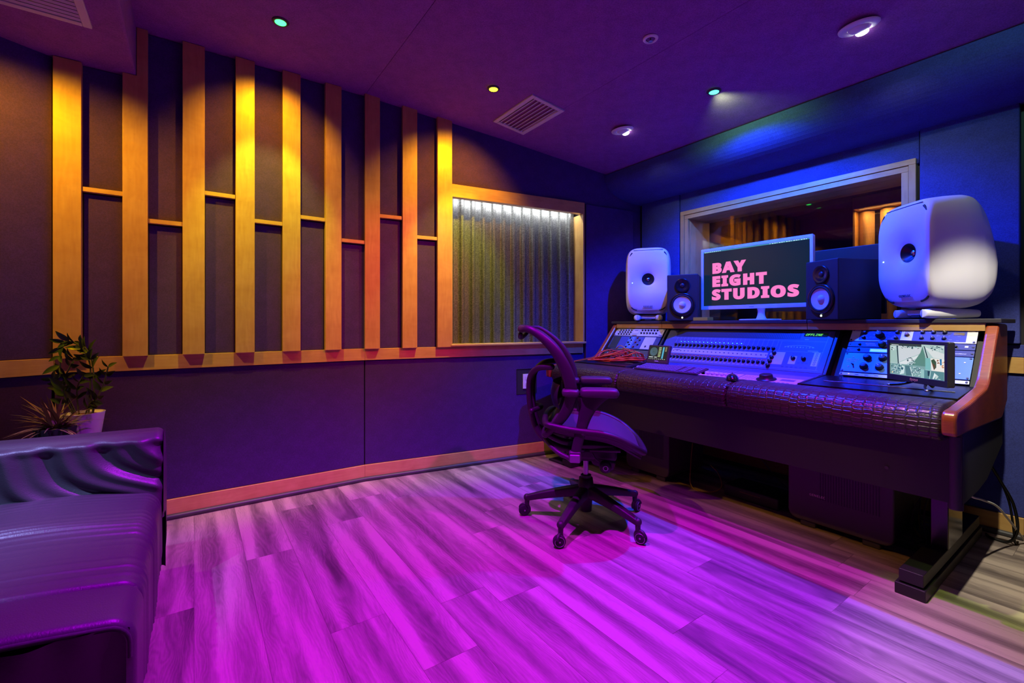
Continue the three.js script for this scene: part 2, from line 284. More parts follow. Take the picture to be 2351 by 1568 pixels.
// ---- left wall, front stretch: three slats, then the recess with corrugated zinc
const wallLF = frame('wall_left_front', 'indigo cloth wall angled towards the front with a lit zinc recess', BEND, FL);
const LF = wallLF.userData.length;
{
  const w = wallLF, C = M.fabric;
  const n0 = 0.609, n1 = 1.757, ny0 = 0.907, ny1 = 1.98;
  part('wall_core', [bx(-0.02, n0 - 0.02, 0, 2.75, -0.28, -0.03, 0), bx(n1 + 0.02, LF + 0.1, 0, 2.75, -0.28, -0.03, 0), bx(n0 - 0.02, n1 + 0.02, 0, ny0 - 0.02, -0.28, -0.03, 0), bx(n0 - 0.02, n1 + 0.02, ny1 + 0.06, 2.75, -0.28, -0.03, 0), bx(n0 - 0.02, n1 + 0.02, ny0 - 0.02, ny1 + 0.06, -0.28, -0.15, 0)], M.black, w);
  const sl = [[-0.004, 0.094, 2.6], [0.246, 0.349, 2.565], [0.495, 0.605, 2.54]];
  for (const [a, b, t] of sl) slat(w, a, b, RAIL1 - 0.002, t);
  for (const [a, b, y, t] of [[0.094, 0.246, 1.799, 2.59], [0.349, 0.495, 1.677, 2.57]]) {
    part('cross_strip', bx(a, b, y - 0.024, y, -0.014, 0.016, 0.0015), M.mapleH, w);
    part('cloth_panel', bx(a - 0.01, b + 0.01, y - 0.004, t, -0.032, -0.014, 0.004), C, w);
    part('cloth_panel', bx(a + 0.002, b - 0.002, RAIL1 - 0.003, y - 0.028, -0.032, -0.01, 0.004), C, w);
  }
  part('cloth_panel', bx(0.6, LF, 2.07, 2.56, -0.032, -0.008, 0.003), C, w);
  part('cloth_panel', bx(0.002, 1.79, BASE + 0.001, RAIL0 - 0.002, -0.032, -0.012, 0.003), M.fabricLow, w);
  part('cloth_panel', bx(1.785, LF - 0.09, 0.0, 2.062, -0.03, 0.022, 0.006, 2), C, w);
  part('cloth_panel', bx(LF - 0.085, LF + 0.02, 0.0, 2.13, -0.03, -0.01, 0.003), C, w);
  const tr = onWall('trim_2', w); part('chair_rail', bx(0, 1.772, RAIL0, RAIL1, -0.03, 0.0, 0.002), M.mapleH, tr);
  const bb = onWall('baseboard_left_front', w); part('board', bx(0, 1.782, 0.0, BASE, -0.03, 0.0, 0.002), M.mapleH, bb);
  part('shoe_moulding', cy(0.016, 0.016, 1.782, [0.891, 0.012, 0.004], 14, 'x'), M.graphite, bb);
  // recess: frame, corrugated sheets, light strip behind the header
  const n = onWall('trim_3', w); tag(n, 'maple framed wall recess lined with corrugated zinc', 'recess');
  part('header', bx(0.605, 1.772, ny1, 2.073, -0.03, 0.02, 0.002), M.mapleH, n);
  part('sill', bx(0.595, 1.785, RAIL1 + 0.0015, ny0, -0.03, 0.03, 0.005, 2), M.mapleH, n);
  part('jamb', bx(n1, 1.772, ny0, ny1, -0.15, 0.02, 0.002), M.maple, n);
  part('jamb', bx(0.585, n0, ny0, ny1, -0.15, 0.02, 0.002), M.maple, n);
  part('soffit_board', bx(0.585, 1.772, ny1 + 0.045, ny1 + 0.06, -0.15, -0.03, 0.001), M.maple, n);
  part('floor_board', bx(0.585, 1.772, ny0 - 0.015, ny0 - 0.001, -0.15, -0.03, 0.001), M.maple, n);
  const zs = [[n0 + 0.001, 1.165, -0.118], [1.15, n1 - 0.001, -0.122]], P = 0.0885;
  for (const [a, b, z0] of zs) {
    const prof = []; // trapezoid ribs
    for (let s = a; s < b; s += P / 10) { const f = (((s - 0.612) / P) % 1 + 1) % 1; const q = Math.max(0, Math.min(1, Math.min((f - 0.05) / 0.14, (0.52 - f) / 0.14))); prof.push([s, z0 + 0.030 * q + 0.0]); }
    prof.push([b, prof[prof.length - 1][1]]);
    const g = surf((u, v) => { const k = u * (prof.length - 1), i = Math.min(prof.length - 2, Math.floor(k)), t = k - i; const s = prof[i][0] + (prof[i + 1][0] - prof[i][0]) * t, z = prof[i][1] + (prof[i + 1][1] - prof[i][1]) * t, y = ny0 + v * (ny1 + 0.04 - ny0); return [s, y, z, s, y]; }, prof.length - 1, 2);
    const gi = g.toNonIndexed(); gi.computeVertexNormals(); part('corrugated_sheet', gi, M.zinc, n);
  }
  part('light_strip', bx(n0 + 0.03, n1 - 0.03, ny1 + 0.03, ny1 + 0.04, -0.055, -0.04, 0.001), glow(0xdfe8ff, 3), n);
  const l = new THREE.RectAreaLight(new THREE.Color(0.86, 0.92, 1.0), 130, n1 - n0 - 0.08, 0.014); l.name = 'light_strip_light'; l.position.set((n0 + n1) / 2, ny1 + 0.028, -0.048); l.rotation.x = -Math.PI / 2 + 0.5; n.add(l);
}
// ---- left wall, rear stretch (angles back into the room)
const wallLR = frame('wall_left_rear', 'indigo cloth wall angled inwards behind the plants', [-2.2, 2.111], REAR);
{
  const L = wallLR.userData.length, w = wallLR;
  part('wall_core', bx(-0.02, L + 0.05, 0, 2.75, -0.2, -0.03, 0), M.black, w);
  part('cloth_panel', bx(0, L - 0.003, RAIL1, 2.6, -0.032, -0.008, 0.003), M.fabric, w);
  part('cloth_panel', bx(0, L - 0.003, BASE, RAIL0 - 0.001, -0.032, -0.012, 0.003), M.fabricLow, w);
  const tr = onWall('trim_4', w); part('chair_rail', bx(0, L, RAIL0, RAIL1 - 0.001, -0.03, 0.0, 0.002), M.mapleH, tr);
  const bb = onWall('baseboard_left_rear', w); part('board', bx(0, L, 0.0, BASE - 0.001, -0.03, 0.0, 0.002), M.mapleH, bb);
}
// ---- front wall with the control room window
const wallF = frame('wall_front', 'blue cloth wall around the control room window', FL, FR);
{
  const w = wallF, X = (x) => x + 2.69, L = w.userData.length, C = M.fabricFront, o = { x0: X(-2.235), x1: X(-0.80), y0: 1.0, y1: 1.945 };
  part('wall_core', [bx(-0.3, o.x0, 0, 2.75, -0.3, -0.03, 0), bx(o.x1, L + 0.3, 0, 2.75, -0.3, -0.03, 0), bx(o.x0, o.x1, 0, o.y0, -0.3, -0.03, 0), bx(o.x0, o.x1, o.y1, 2.75, -0.3, -0.03, 0)], M.black, w);
  part('cloth_panel', bx(0.02, X(-2.284), 0.95, 2.16, -0.032, 0.0, 0.006, 2), C, w);
  part('cloth_panel', bx(X(-2.278), X(-0.762), 1.95, 2.16, -0.032, -0.008, 0.004), C, w);
  part('cloth_panel', bx(X(-0.756), L - 0.012, 0.955, 2.16, -0.032, 0.012, 0.006, 2), C, w);
  part('cloth_panel', bx(0, L, RAIL1 + 0.001, 0.95, -0.032, -0.012, 0.003), C, w);
  part('cloth_panel', bx(0, L, BASE + 0.001, RAIL0 - 0.001, -0.032, -0.012, 0.003), C, w);
  const tr = onWall('trim_5', w); part('chair_rail', bx(0, L, RAIL0, RAIL1, -0.03, 0.0, 0.002), M.mapleH, tr);
  const bb = onWall('baseboard_front', w); part('board', bx(0, L, 0, BASE, -0.03, 0.0, 0.002), M.mapleH, bb);
  part('shoe_moulding', cy(0.014, 0.014, L, [L / 2, 0.012, 0.004], 14, 'x'), M.graphite, bb);
  const wi = onWall('window_1', w); tag(wi, 'wide double glazed studio window in a stepped maple frame', 'window');
  const a = X(-2.265), b = X(-0.772), top = 1.978;
  const casing = (i, d0, d1) => [bx(a + i, b - i, top - i - 0.032, top - i, d0, d1, 0.002), bx(a + i, a + i + 0.032, 0.99, top - i - 0.032, d0, d1, 0.002), bx(b - i - 0.032, b - i, 0.99, top - i - 0.032, d0, d1, 0.002)];
  casing(0, -0.03, 0.012).forEach((g, i) => part('outer_casing', g, i ? M.maple : M.mapleH, wi));
  casing(0.034, -0.03, 0.004).forEach((g, i) => part('inner_casing', g, i ? M.maple : M.mapleH, wi));
  part('reveal', bx(a + 0.05, a + 0.07, 0.99, top - 0.066, -0.3, -0.03, 0.001), M.maple, wi);
  part('reveal', bx(b - 0.07, b - 0.05, 0.99, top - 0.066, -0.3, -0.03, 0.001), M.maple, wi);
  part('reveal', bx(a + 0.05, b - 0.05, top - 0.066, top - 0.05, -0.3, -0.03, 0.001), M.mapleH, wi);
  part('sill', bx(a, b, 0.975, 0.99, -0.3, 0.03, 0.003), M.mapleH, wi);
  for (const z of [-0.10, -0.24]) part('pane', bx(a + 0.07, b - 0.07, 0.99, top - 0.066, z - 0.003, z + 0.003, 0), M.glass, wi);
}
// ---- right wall, mirrored stretches, with the recess the photograph was taken from; rear wall
{
  const plain = (name, p0, p1, label, lo = 0) => {
    const w = frame(name, label, p0, p1), L = w.userData.length;
    part('wall_core', bx(-0.02 + lo, L + 0.02, 0, 2.75, -0.2, -0.03, 0), M.black, w);
    part('cloth_panel', bx(0.002 + lo, L - 0.002, RAIL1 + 0.001, 2.62, -0.032, -0.01, 0.003), M.fabric, w);
    part('cloth_panel', bx(0.002 + lo, L - 0.002, BASE + 0.001, RAIL0 - 0.001, -0.032, -0.012, 0.003), M.fabricLow, w);
    part('chair_rail', bx(lo, L, RAIL0, RAIL1, -0.03, -0.002, 0.002), M.mapleH, w);
    part('baseboard', bx(lo, L, 0, BASE, -0.03, -0.002, 0.002), M.mapleH, w);
  };
  plain('wall_right_front', FR, [0.02, -0.94], 'indigo cloth wall angled towards the front on the right', 0.0);
  plain('wall_right', [0.05, -0.94], [0.05, -0.62], 'indigo cloth wall beside the entry');
  plain('wall_right_return', [0.05, -0.62], [1.1, -0.62], 'cloth return wall of the entry');
  plain('wall_right_rear', [1.1, -0.62], [1.1, 2.15], 'indigo cloth side wall of the entry');
  plain('wall_rear', [1.1, 2.15], [-2.25, 2.15], 'indigo cloth wall behind the sofa');
}
// ---- ceiling: level behind the bend, two sloping bays towards the front, with hairline joints
const ceiling = tag(structure('ceiling'), 'purple cloth ceiling sloping down to the front', 'ceiling', null, 'structure');
{
  const C = M.fabricCeil, slab = (z0, z1, d = 0) => extX([[z0, CEIL(z0)], [z1, CEIL(z1) + d], [z1, 2.85], [z0, 2.85]], -3.4, 1.3, 0);
  part('ceiling_panel', slab(-0.938, 2.3), C, ceiling);
  part('ceiling_panel', slab(-1.9985, -0.9405), C, ceiling);
  part('ceiling_panel', slab(-3.45, -2.0005), C, ceiling);
  const s = structure('soffit_front'); tag(s, 'rounded blue cloth bulkhead along the front wall', 'bulkhead');
  const pr = [[-2.925, 2.346]]; for (let i = 0; i <= 14; i++) { const t = i / 14 * Math.PI / 2; pr.push([-2.925 - 0.385 * (1 - Math.cos(t)), 2.30 - 0.172 * Math.sin(t)]); } pr.push([-3.33, 2.128], [-3.33, 2.346]);
  part('bulkhead_roll', extX(pr, -2.8, -0.28, 0), M.fabricFront, s);
  const r = structure('soffit_rear'); tag(r, 'dropped purple cloth soffit over the sofa', 'bulkhead');
  part('bulkhead_box', bx(-3.3, 1.2, 2.34, 2.6, 0.245, 2.3, 0.012, 3), C, r);
}
// ---- the live room seen through the window
{
  const w = structure('wall_live_room'); tag(w, 'dark live room behind the window', 'room');
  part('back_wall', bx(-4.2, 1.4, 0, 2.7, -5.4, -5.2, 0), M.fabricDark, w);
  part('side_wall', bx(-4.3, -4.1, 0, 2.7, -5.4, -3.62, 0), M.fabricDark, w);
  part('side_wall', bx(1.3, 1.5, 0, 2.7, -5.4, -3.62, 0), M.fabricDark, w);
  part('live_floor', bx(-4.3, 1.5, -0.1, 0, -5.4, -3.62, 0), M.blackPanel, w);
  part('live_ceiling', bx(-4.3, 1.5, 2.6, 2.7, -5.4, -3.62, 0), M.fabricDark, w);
  // lit curtain bay on the back wall: header board and curtain folds
  const t = structure('trim_6'); tag(t, 'maple header board over a lit curtain in the live room', 'recess');
  part('header', bx(-1.62, -0.6, 2.11, 2.22, -5.19, -4.98, 0.003), M.mapleH, t);
  part('header_end', bx(-1.05, -0.6, 2.22, 2.28, -5.19, -4.98, 0.003), M.mapleH, t);
  part('header_side', bx(-1.64, -1.621, 0.4, 2.22, -5.19, -5.05, 0.003), M.maple, t);
  for (let i = 0; i < 6; i++) {
    const x = -1.56 + i * 0.16;
    part('curtain_fold', surf((u, v) => [x + (u - 0.5) * 0.12, 0.3 + v * 1.80, -5.15 + 0.05 * Math.sin(u * Math.PI)], 10, 2), cloth([206, 168, 120], { side: THREE.DoubleSide }), t);
  }
  const l = new THREE.RectAreaLight(new THREE.Color(1.0, 0.5, 0.12), 60, 0.95, 0.03); l.name = 'curtain_light'; l.position.set(-1.1, 2.105, -5.03); l.rotation.x = -Math.PI / 2; t.add(l);
  part('curtain_lamp', bx(-1.58, -0.62, 2.107, 2.1095, -5.045, -5.015, 0), glow(0xffb060, 0.6), t);
}
// ================================================================ THE STUDIO DESK
const fontB = await new FontLoader().loadAsync('fonts/droid/droid_sans_bold.typeface.json');
const text = (s, size, depth = 0.0008) => { const g = new TextGeometry(s, { font: fontB, size, depth, curveSegments: 3, bevelEnabled: false }); g.computeBoundingBox(); const b = g.boundingBox; g.translate(-(b.max.x + b.min.x) / 2, -(b.max.y + b.min.y) / 2, 0); return g; };
// part given in room coordinates under a thing that is only moved, not turned
const pw = (name, gs, m, parent) => { const o = part(name, gs, m, parent); o.position.sub(parent.position); return o; };

const DX0 = -2.65, DX1 = -0.4;
const desk = thing('studio_desk', 'long black studio desk with cherry cheeks and crocodile leather armrest', 'desk', [-1.525, 0, -2.7]);
{
  const cheek = [[-2.168, 0.742], [-2.172, 0.655], [-2.3, 0.652], [-2.975, 0.628], [-3.1, 0.70], [-3.1, 1.052], [-2.915, 1.056], [-2.69, 0.792], [-2.33, 0.752]];
  const shape = roundPoly(cheek.map(([z, y]) => [-z, y]), [0.035, 0.015, 0.05, 0.03, 0.02, 0.02, 0.02, 0.05, 0.15]);
  for (const x of [DX1 - 0.042, DX0]) { const g = ext(shape, 0.042, 0.009); g.rotateY(Math.PI / 2); g.translate(x, 0, 0); const m = pw('cheek', uvm(g), M.cherry, desk); m.userData.label = 'cherry wood cheek'; }
  const seams = [DX0, -2.157, -1.162, DX1];
  for (let i = 0; i < 3; i++) {
    pw('top_shelf', bx(seams[i] + (i ? 0.001 : -0.008), seams[i + 1] - (i < 2 ? 0.001 : -0.008), 1.057, 1.076, -3.24, -2.895, 0.003), M.graphite, desk);
    pw('front_strip', bx(Math.max(seams[i] + 0.001, DX0 + 0.043), Math.min(seams[i + 1] - 0.001, DX1 - 0.043), 1.02, 1.0565, -2.925, -2.902, 0.002), M.mapleH, desk);
  }
  pw('front_panel', bx(DX0 + 0.03, DX1 - 0.045, 0.385, 0.64, -2.32, -2.30, 0.002), M.blackPanel, desk);
  for (const x of [DX1 - 0.045, DX0 + 0.006]) pw('side_panel', extX([[-2.30, 0.385], [-2.30, 0.66], [-3.05, 0.66], [-3.05, 0.50], [-2.72, 0.40], [-2.55, 0.385]], x, x + 0.036, 0.005), M.blackPanel, desk);
  pw('corner_post', cy(0.022, 0.022, 0.27, [DX1 - 0.03, 0.5, -2.315], 16), M.graphite, desk);
  pw('back_panel', bx(DX0 + 0.05, DX1 - 0.05, 0.385, 1.05, -3.12, -3.1, 0.001), M.black, desk);
  pw('under_shelf', bx(DX0 + 0.043, DX1 - 0.043, 0.62, 0.64, -3.1, -2.32, 0.001), M.black, desk);
  for (const s of [0, 1]) {
    const X = (a) => s ? -3.05 - a : a;
    const b2 = (x0, x1, ...r) => bx(Math.min(X(x0), X(x1)), Math.max(X(x0), X(x1)), ...r);
    pw('foot_plate', b2(-0.593, -0.5, 0, 0.044, -3.21, -2.25, 0.003), M.black, desk);
    pw('foot_beam', b2(-0.582, -0.508, 0.05, 0.098, -3.20, -2.258, 0.003), M.black, desk);
    pw('foot_spacer', b2(-0.57, -0.52, 0.043, 0.051, -3.19, -2.28, 0), M.black, desk);
    pw('leg', b2(-0.562, -0.505, 0.097, 0.63, -2.84, -2.6, 0.004), M.blackGloss, desk);
  }
  for (const [z, x] of [[-2.292, -0.63], [-2.292, -2.4]]) pw('bolt', cy(0.007, 0.007, 0.006, [x, 0.47, -2.298], 12, 'z'), M.graphite, desk);
  // padded armrest in three lengths: crocodile scales pressed into the leather
  const prof = [[-2.432, 0.752], [-2.40, 0.757], [-2.30, 0.758], [-2.245, 0.752], [-2.212, 0.737], [-2.192, 0.712], [-2.185, 0.685], [-2.189, 0.655], [-2.203, 0.635], [-2.235, 0.626], [-2.30, 0.624]].map(([z, y]) => V(0, y, z));
  const pc = new THREE.CatmullRomCurve3(prof, false, 'centripetal'), PL = pc.getLength();
  for (const [a, b] of [[DX0 + 0.044, -1.972], [-1.97, -1.252], [-1.25, DX1 - 0.043]]) {
    const nu = Math.round((b - a) / 0.0058), nv = 84;
    const g = surf((u, v) => {
      const t = v, p = pc.getPointAt(t), tg = pc.getTangentAt(t), x = a + u * (b - a), s = t * PL;
      const front = Math.max(0, Math.min(1, (s - 0.19) / 0.04)), h1 = crocScale(x, s, 0.034, 0.0165);
      const e = Math.min(1, Math.min(u, 1 - u) * (b - a) / 0.012), ht = (0.0022 * Math.pow(h1, 0.6) * front + 0.0006 * h1 * (1 - front)) * e - 0.012 * (1 - Math.sqrt(e * (2 - e)));
      return [x, p.y - tg.z * -1 * 0 + ht * tg.z * -1, p.z + ht * tg.y * 1, x, s].map((q, i) => i === 1 ? p.y + ht * (tg.z) : i === 2 ? p.z - ht * tg.y : q);
    }, nu, nv);
    const m = pw('armrest_pad', g, M.croc, desk); m.userData.label = 'dark crocodile-embossed leather pad';
  }
  pw('pad_core', bx(DX0 + 0.045, DX1 - 0.045, 0.63, 0.742, -2.43, -2.21, 0.01), M.black, desk);
  // equipment bays left and right of the mixer
  const bay = (x0, x1) => {
    pw('rake_panel', extX([[-2.765, 0.765], [-2.968, 1.018], [-3.05, 1.018], [-3.05, 0.765]], x0, x1, 0.001), M.blackPanel, desk);
    pw('deck_plate', extX([[-2.425, 0.75], [-2.425, 0.762], [-2.72, 0.784], [-2.72, 0.75]], x0, x1, 0.002), M.deck, desk);
    pw('deck_hinge', bx(x0 + 0.05, x1 - 0.03, 0.7712, 0.7742, -2.551, -2.548, 0.0008), M.alu, desk);
  };
  bay(-2.605, -2.105); bay(-1.0, -0.445);
  for (const x of [-2.118, -1.018]) pw('divider', extX([[-2.43, 0.75], [-2.43, 0.762], [-2.72, 0.786], [-2.915, 1.02], [-3.05, 1.02], [-3.05, 0.75]], x, x + 0.016, 0.002), M.black, desk);
}

// ---- sloping faces of the desk: [z0, y0] at the foot of the slope, phi = how far the face leans back from level
const RAKE = { z0: -2.74, y0: 0.785, phi: Math.atan2(0.779, 0.627) }, BED = { z0: -2.46, y0: 0.742, phi: Math.atan2(0.152, 0.988) };
const lie = (P, x, t, lift = 0) => V(x, P.y0 + t * Math.sin(P.phi) + lift * Math.cos(P.phi), P.z0 - t * Math.cos(P.phi) + lift * Math.sin(P.phi));
const knobG = (r, h) => join([lathe([[0, 0], [r * 1.12, 0], [r * 1.12, h * 0.22], [r * 0.92, h * 0.3], [r * 0.82, h * 0.94], [r * 0.7, h], [0, h]], 14)]);
const pointerG = (r, h) => new THREE.BoxGeometry(r * 0.16, h * 0.12, r * 0.9).translate(0, h * 1.0, -r * 0.42);
M.knob = mat(new THREE.Color().setRGB(0.012, 0.011, 0.011), 0.4);
M.print = mat(0xd8d8dc, 0.6);
M.btnGrey = mat(new THREE.Color().setRGB(0.12, 0.13, 0.18), 0.5);
M.redLed = glow(0xff3018, 1.6); M.cyanLed = glow(0x60e8ff, 1.2);

// ---- the mixing control surface
const mixer = thing('mixing_console', 'wide blue-grey mixing control surface with rows of black knobs', 'mixer', [-1.56, 0.74, -2.6]);
{
  const x0 = -2.092, x1 = -1.026;
  pw('body', extX([[-2.435, 0.72], [-2.435, 0.736], [-2.46, 0.741], [-2.74, 0.784], [-2.9235, 1.0125], [-2.95, 1.0125], [-2.95, 0.72]], x0, x1, 0.002), mat(new THREE.Color().setRGB(0.13, 0.15, 0.24), 0.5), mixer);
  const K = 1900, RL = 0.295, face = (P, w, h, tex, xc, t0) => { const g = new THREE.PlaneGeometry(w, h); const m = part(P === RAKE ? 'rake_plate' : 'fader_plate', g, mat(0xffffff, 0.48, { map: tex, metalness: 0.1 }), mixer); m.position.copy(lie(P, xc, t0 + h / 2, 0.0012)).sub(mixer.position); m.rotation.x = P.phi - Math.PI / 2; return m; };
  const KX = (x) => (x - x0) * K;
  face(RAKE, x1 - x0 - 0.004, 0.288, canvasTex(2026, 548, (g, w, h) => {
    const Y = (t) => (0.29 - t) * K, rect = (c, a, b, t0, t1) => { g.fillStyle = c; g.fillRect(KX(a), Y(t1), KX(b) - KX(a), Y(t0) - Y(t1)); };
    g.fillStyle = '#4c5a86'; g.fillRect(0, 0, w, h);
    rect('#23283c', -2.02, -1.19, 0.226, 0.286); g.strokeStyle = '#5a6688'; g.lineWidth = 2;
    for (let i = 0; i < 80; i++) { const X = KX(-2.01 + i * 0.0102); g.beginPath(); g.moveTo(X, Y(0.282)); g.lineTo(X, Y(0.232)); g.stroke(); }
    g.strokeStyle = '#a8b2cc'; g.lineWidth = 2.5;
    for (const t of [0.214, 0.1385, 0.018]) { g.beginPath(); g.moveTo(KX(-2.05), Y(t)); g.lineTo(KX(-1.05), Y(t)); g.stroke(); }
    for (let i = 0; i <= 24; i++) { const X = KX(-2.0 + i * 0.029); g.beginPath(); g.moveTo(X, Y(0.222)); g.lineTo(X, Y(0.168)); g.moveTo(X, Y(0.07)); g.lineTo(X, Y(0.02)); g.stroke(); }
    g.beginPath(); g.moveTo(KX(-1.285), Y(0.214)); g.lineTo(KX(-1.285), Y(0.14)); g.moveTo(KX(-1.048), Y(0.28)); g.lineTo(KX(-1.06), Y(0.02)); g.stroke();
    rect('#c9cad4', -2.0, -1.338, 0.082, 0.121); rect('#c9cad4', -1.325, -1.242, 0.042, 0.131); rect('#c9cad4', -1.212, -1.174, 0.05, 0.106); rect('#c9cad4', -1.093, -1.062, 0.044, 0.137);
    g.fillStyle = '#7a4a58'; g.fillRect(KX(-1.985), Y(0.113), 90, 10);
    for (let i = 0; i < 24; i++) { rect('#4a5577', -1.995 + i * 0.029, -1.977 + i * 0.029, 0.122, 0.134); rect('#b04038', -1.996 + i * 0.029, -1.974 + i * 0.029, 0.0655, 0.072); rect('#8793b4', -1.994 + i * 0.029, -1.976 + i * 0.029, 0.02, 0.035); }
    for (let i = 0; i < 6; i++) { rect('#3c4664', -1.24 + i * 0.024, -1.226 + i * 0.024, 0.024, 0.034); }
    for (let i = 0; i < 3; i++) { rect('#3c4664', -1.205 + i * 0.018, -1.194 + i * 0.018, 0.118, 0.126); rect('#3c4664', -1.163 + i * 0.02, -1.15 + i * 0.02, 0.056, 0.066); }
    for (let i = 0; i < 6; i++) { g.strokeStyle = '#55505f'; g.lineWidth = 4; g.beginPath(); g.arc(KX(-1.0775), Y(0.056 + i * 0.0145), 9, 0, 7); g.stroke(); }
    g.strokeStyle = '#dfe3f2'; g.lineWidth = 3; g.beginPath(); g.ellipse(KX(-1.18), Y(0.165), 150, 34, 0, Math.PI * 1.08, Math.PI * 1.95); g.stroke();
    g.fillStyle = '#dfe3f2'; g.font = 'bold 22px sans-serif'; 'CONTROL|24'.split('').forEach((c, i) => g.fillText(c, KX(-1.26) + i * 31, Y(0.166)));
    g.fillRect(KX(-1.13), Y(0.148), 100, 5); g.fillRect(KX(-1.105), Y(0.1405), 60, 4); g.fillRect(KX(-1.165), Y(0.228), 40, 5);
  }), (x0 + x1) / 2, 0.003);
  face(BED, x1 - x0 - 0.004, 0.272, canvasTex(2026, 516, (g, w, h) => {
    const Y = (t) => (0.275 - t) * K, rect = (c, a, b, t0, t1) => { g.fillStyle = c; g.fillRect(KX(a), Y(t1), KX(b) - KX(a), Y(t0) - Y(t1)); };
    g.fillStyle = '#767fa2'; g.fillRect(0, 0, w, h);
    rect('#4c5a86', -2.09, -1.03, 0.2, 0.28); rect('#c9cad4', -2.08, -1.36, 0.03, 0.13); rect('#c2c3ce', -1.35, -1.045, 0.012, 0.13);
    for (let i = 0; i < 24; i++) { const a = -2.066 + i * 0.029; rect('#1b2033', a - 0.0018, a + 0.0018, 0.075, 0.2); rect('#5a658a', a + 0.005, a + 0.016, 0.21, 0.262); rect('#e2e2ea', a - 0.008, a + 0.008, 0.034, 0.042); }
    for (let r = 0; r < 4; r++) for (let i = 0; i < 5; i++) rect('#4b4a66', -1.335 + i * 0.017, -1.326 + i * 0.017, 0.05 + r * 0.016, 0.057 + r * 0.016);
    rect('#55566e', -1.145, -1.075, 0.07, 0.105); for (let i = 0; i < 8; i++) rect('#8e8fa6', -1.143 + i * 0.0088, -1.1405 + i * 0.0088, 0.07, 0.105);
    for (let i = 0; i < 4; i++) rect('#4b4a66', -1.16 + i * 0.022, -1.148 + i * 0.022, 0.03, 0.037);
    rect('#d02030', -1.272, -1.256, 0.018, 0.026);
  }), (x0 + x1) / 2, 0.002);
  const kg = knobG(0.0092, 0.014), kb = knobG(0.011, 0.017);
  const onto = (n, g, m, P, x, t, lift = 0.001) => { const o = part(n, g, m, mixer); o.position.copy(lie(P, x, t, lift)).sub(mixer.position); o.rotation.x = P.phi; return o; };
  for (let i = 0; i < 24; i++) { const x = -1.985 + i * 0.029; onto('knob', kg, M.knob, RAKE, x, 0.153); if (i < 23) onto('knob', kg, M.knob, RAKE, x, 0.048); }
  for (const [x, t] of [[-1.304, 0.121], [-1.309, 0.089], [-1.311, 0.06], [-1.313, 0.028], [-1.193, 0.091], [-1.139, 0.092]]) onto('knob', kb, M.knob, RAKE, x, t);
  const cap = join([new RoundedBoxGeometry(0.0165, 0.012, 0.024, 2, 0.004).translate(0, 0.006, 0)]);
  for (let i = 0; i < 24; i++) onto('fader_cap', cap, M.silver, BED, -2.066 + i * 0.029, 0.062, 0.001);
  onto('jog_wheel', lathe([[0, 0], [0.05, 0], [0.048, 0.006], [0.034, 0.008], [0.032, 0.026], [0.028, 0.03], [0, 0.03]], 32), M.knob, BED, -1.212, 0.068);
  const dots = [], led = [];
  for (let i = 0; i < 24; i++) { const a = lie(RAKE, -1.985 + i * 0.029, 0.104, 0.0025); dots.push(new THREE.BoxGeometry(0.007, 0.003, 0.005).rotateX(RAKE.phi).translate(a.x, a.y, a.z)); if (i > 0 && i < 17) { const b = lie(RAKE, -1.985 + i * 0.029, 0.183, 0.0025); led.push(new THREE.BoxGeometry(0.005, 0.002, 0.005).rotateX(RAKE.phi).translate(b.x, b.y, b.z)); } }
  tag(pw('push_buttons', dots, M.btnGrey, mixer), null, null, null, 'stuff'); tag(pw('channel_leds', led, M.cyanLed, mixer), null, null, null, 'stuff');
  const dsp = part('display', new THREE.PlaneGeometry(0.12, 0.026), mat(0x020302, 0.9, { emissive: 0xffffff, emissiveIntensity: 1, emissiveMap: canvasTex(256, 56, (g) => { g.fillStyle = '#031203'; g.fillRect(0, 0, 256, 56); g.fillStyle = '#7dff20'; g.font = 'italic bold 44px monospace'; g.fillText('OFFLINE', 14, 43); }) }), mixer);
  dsp.position.copy(lie(RAKE, -1.118, 0.262, 0.003)).sub(mixer.position); dsp.rotation.x = RAKE.phi - Math.PI / 2; dsp.userData.label = 'green display reading OFFLINE';
}

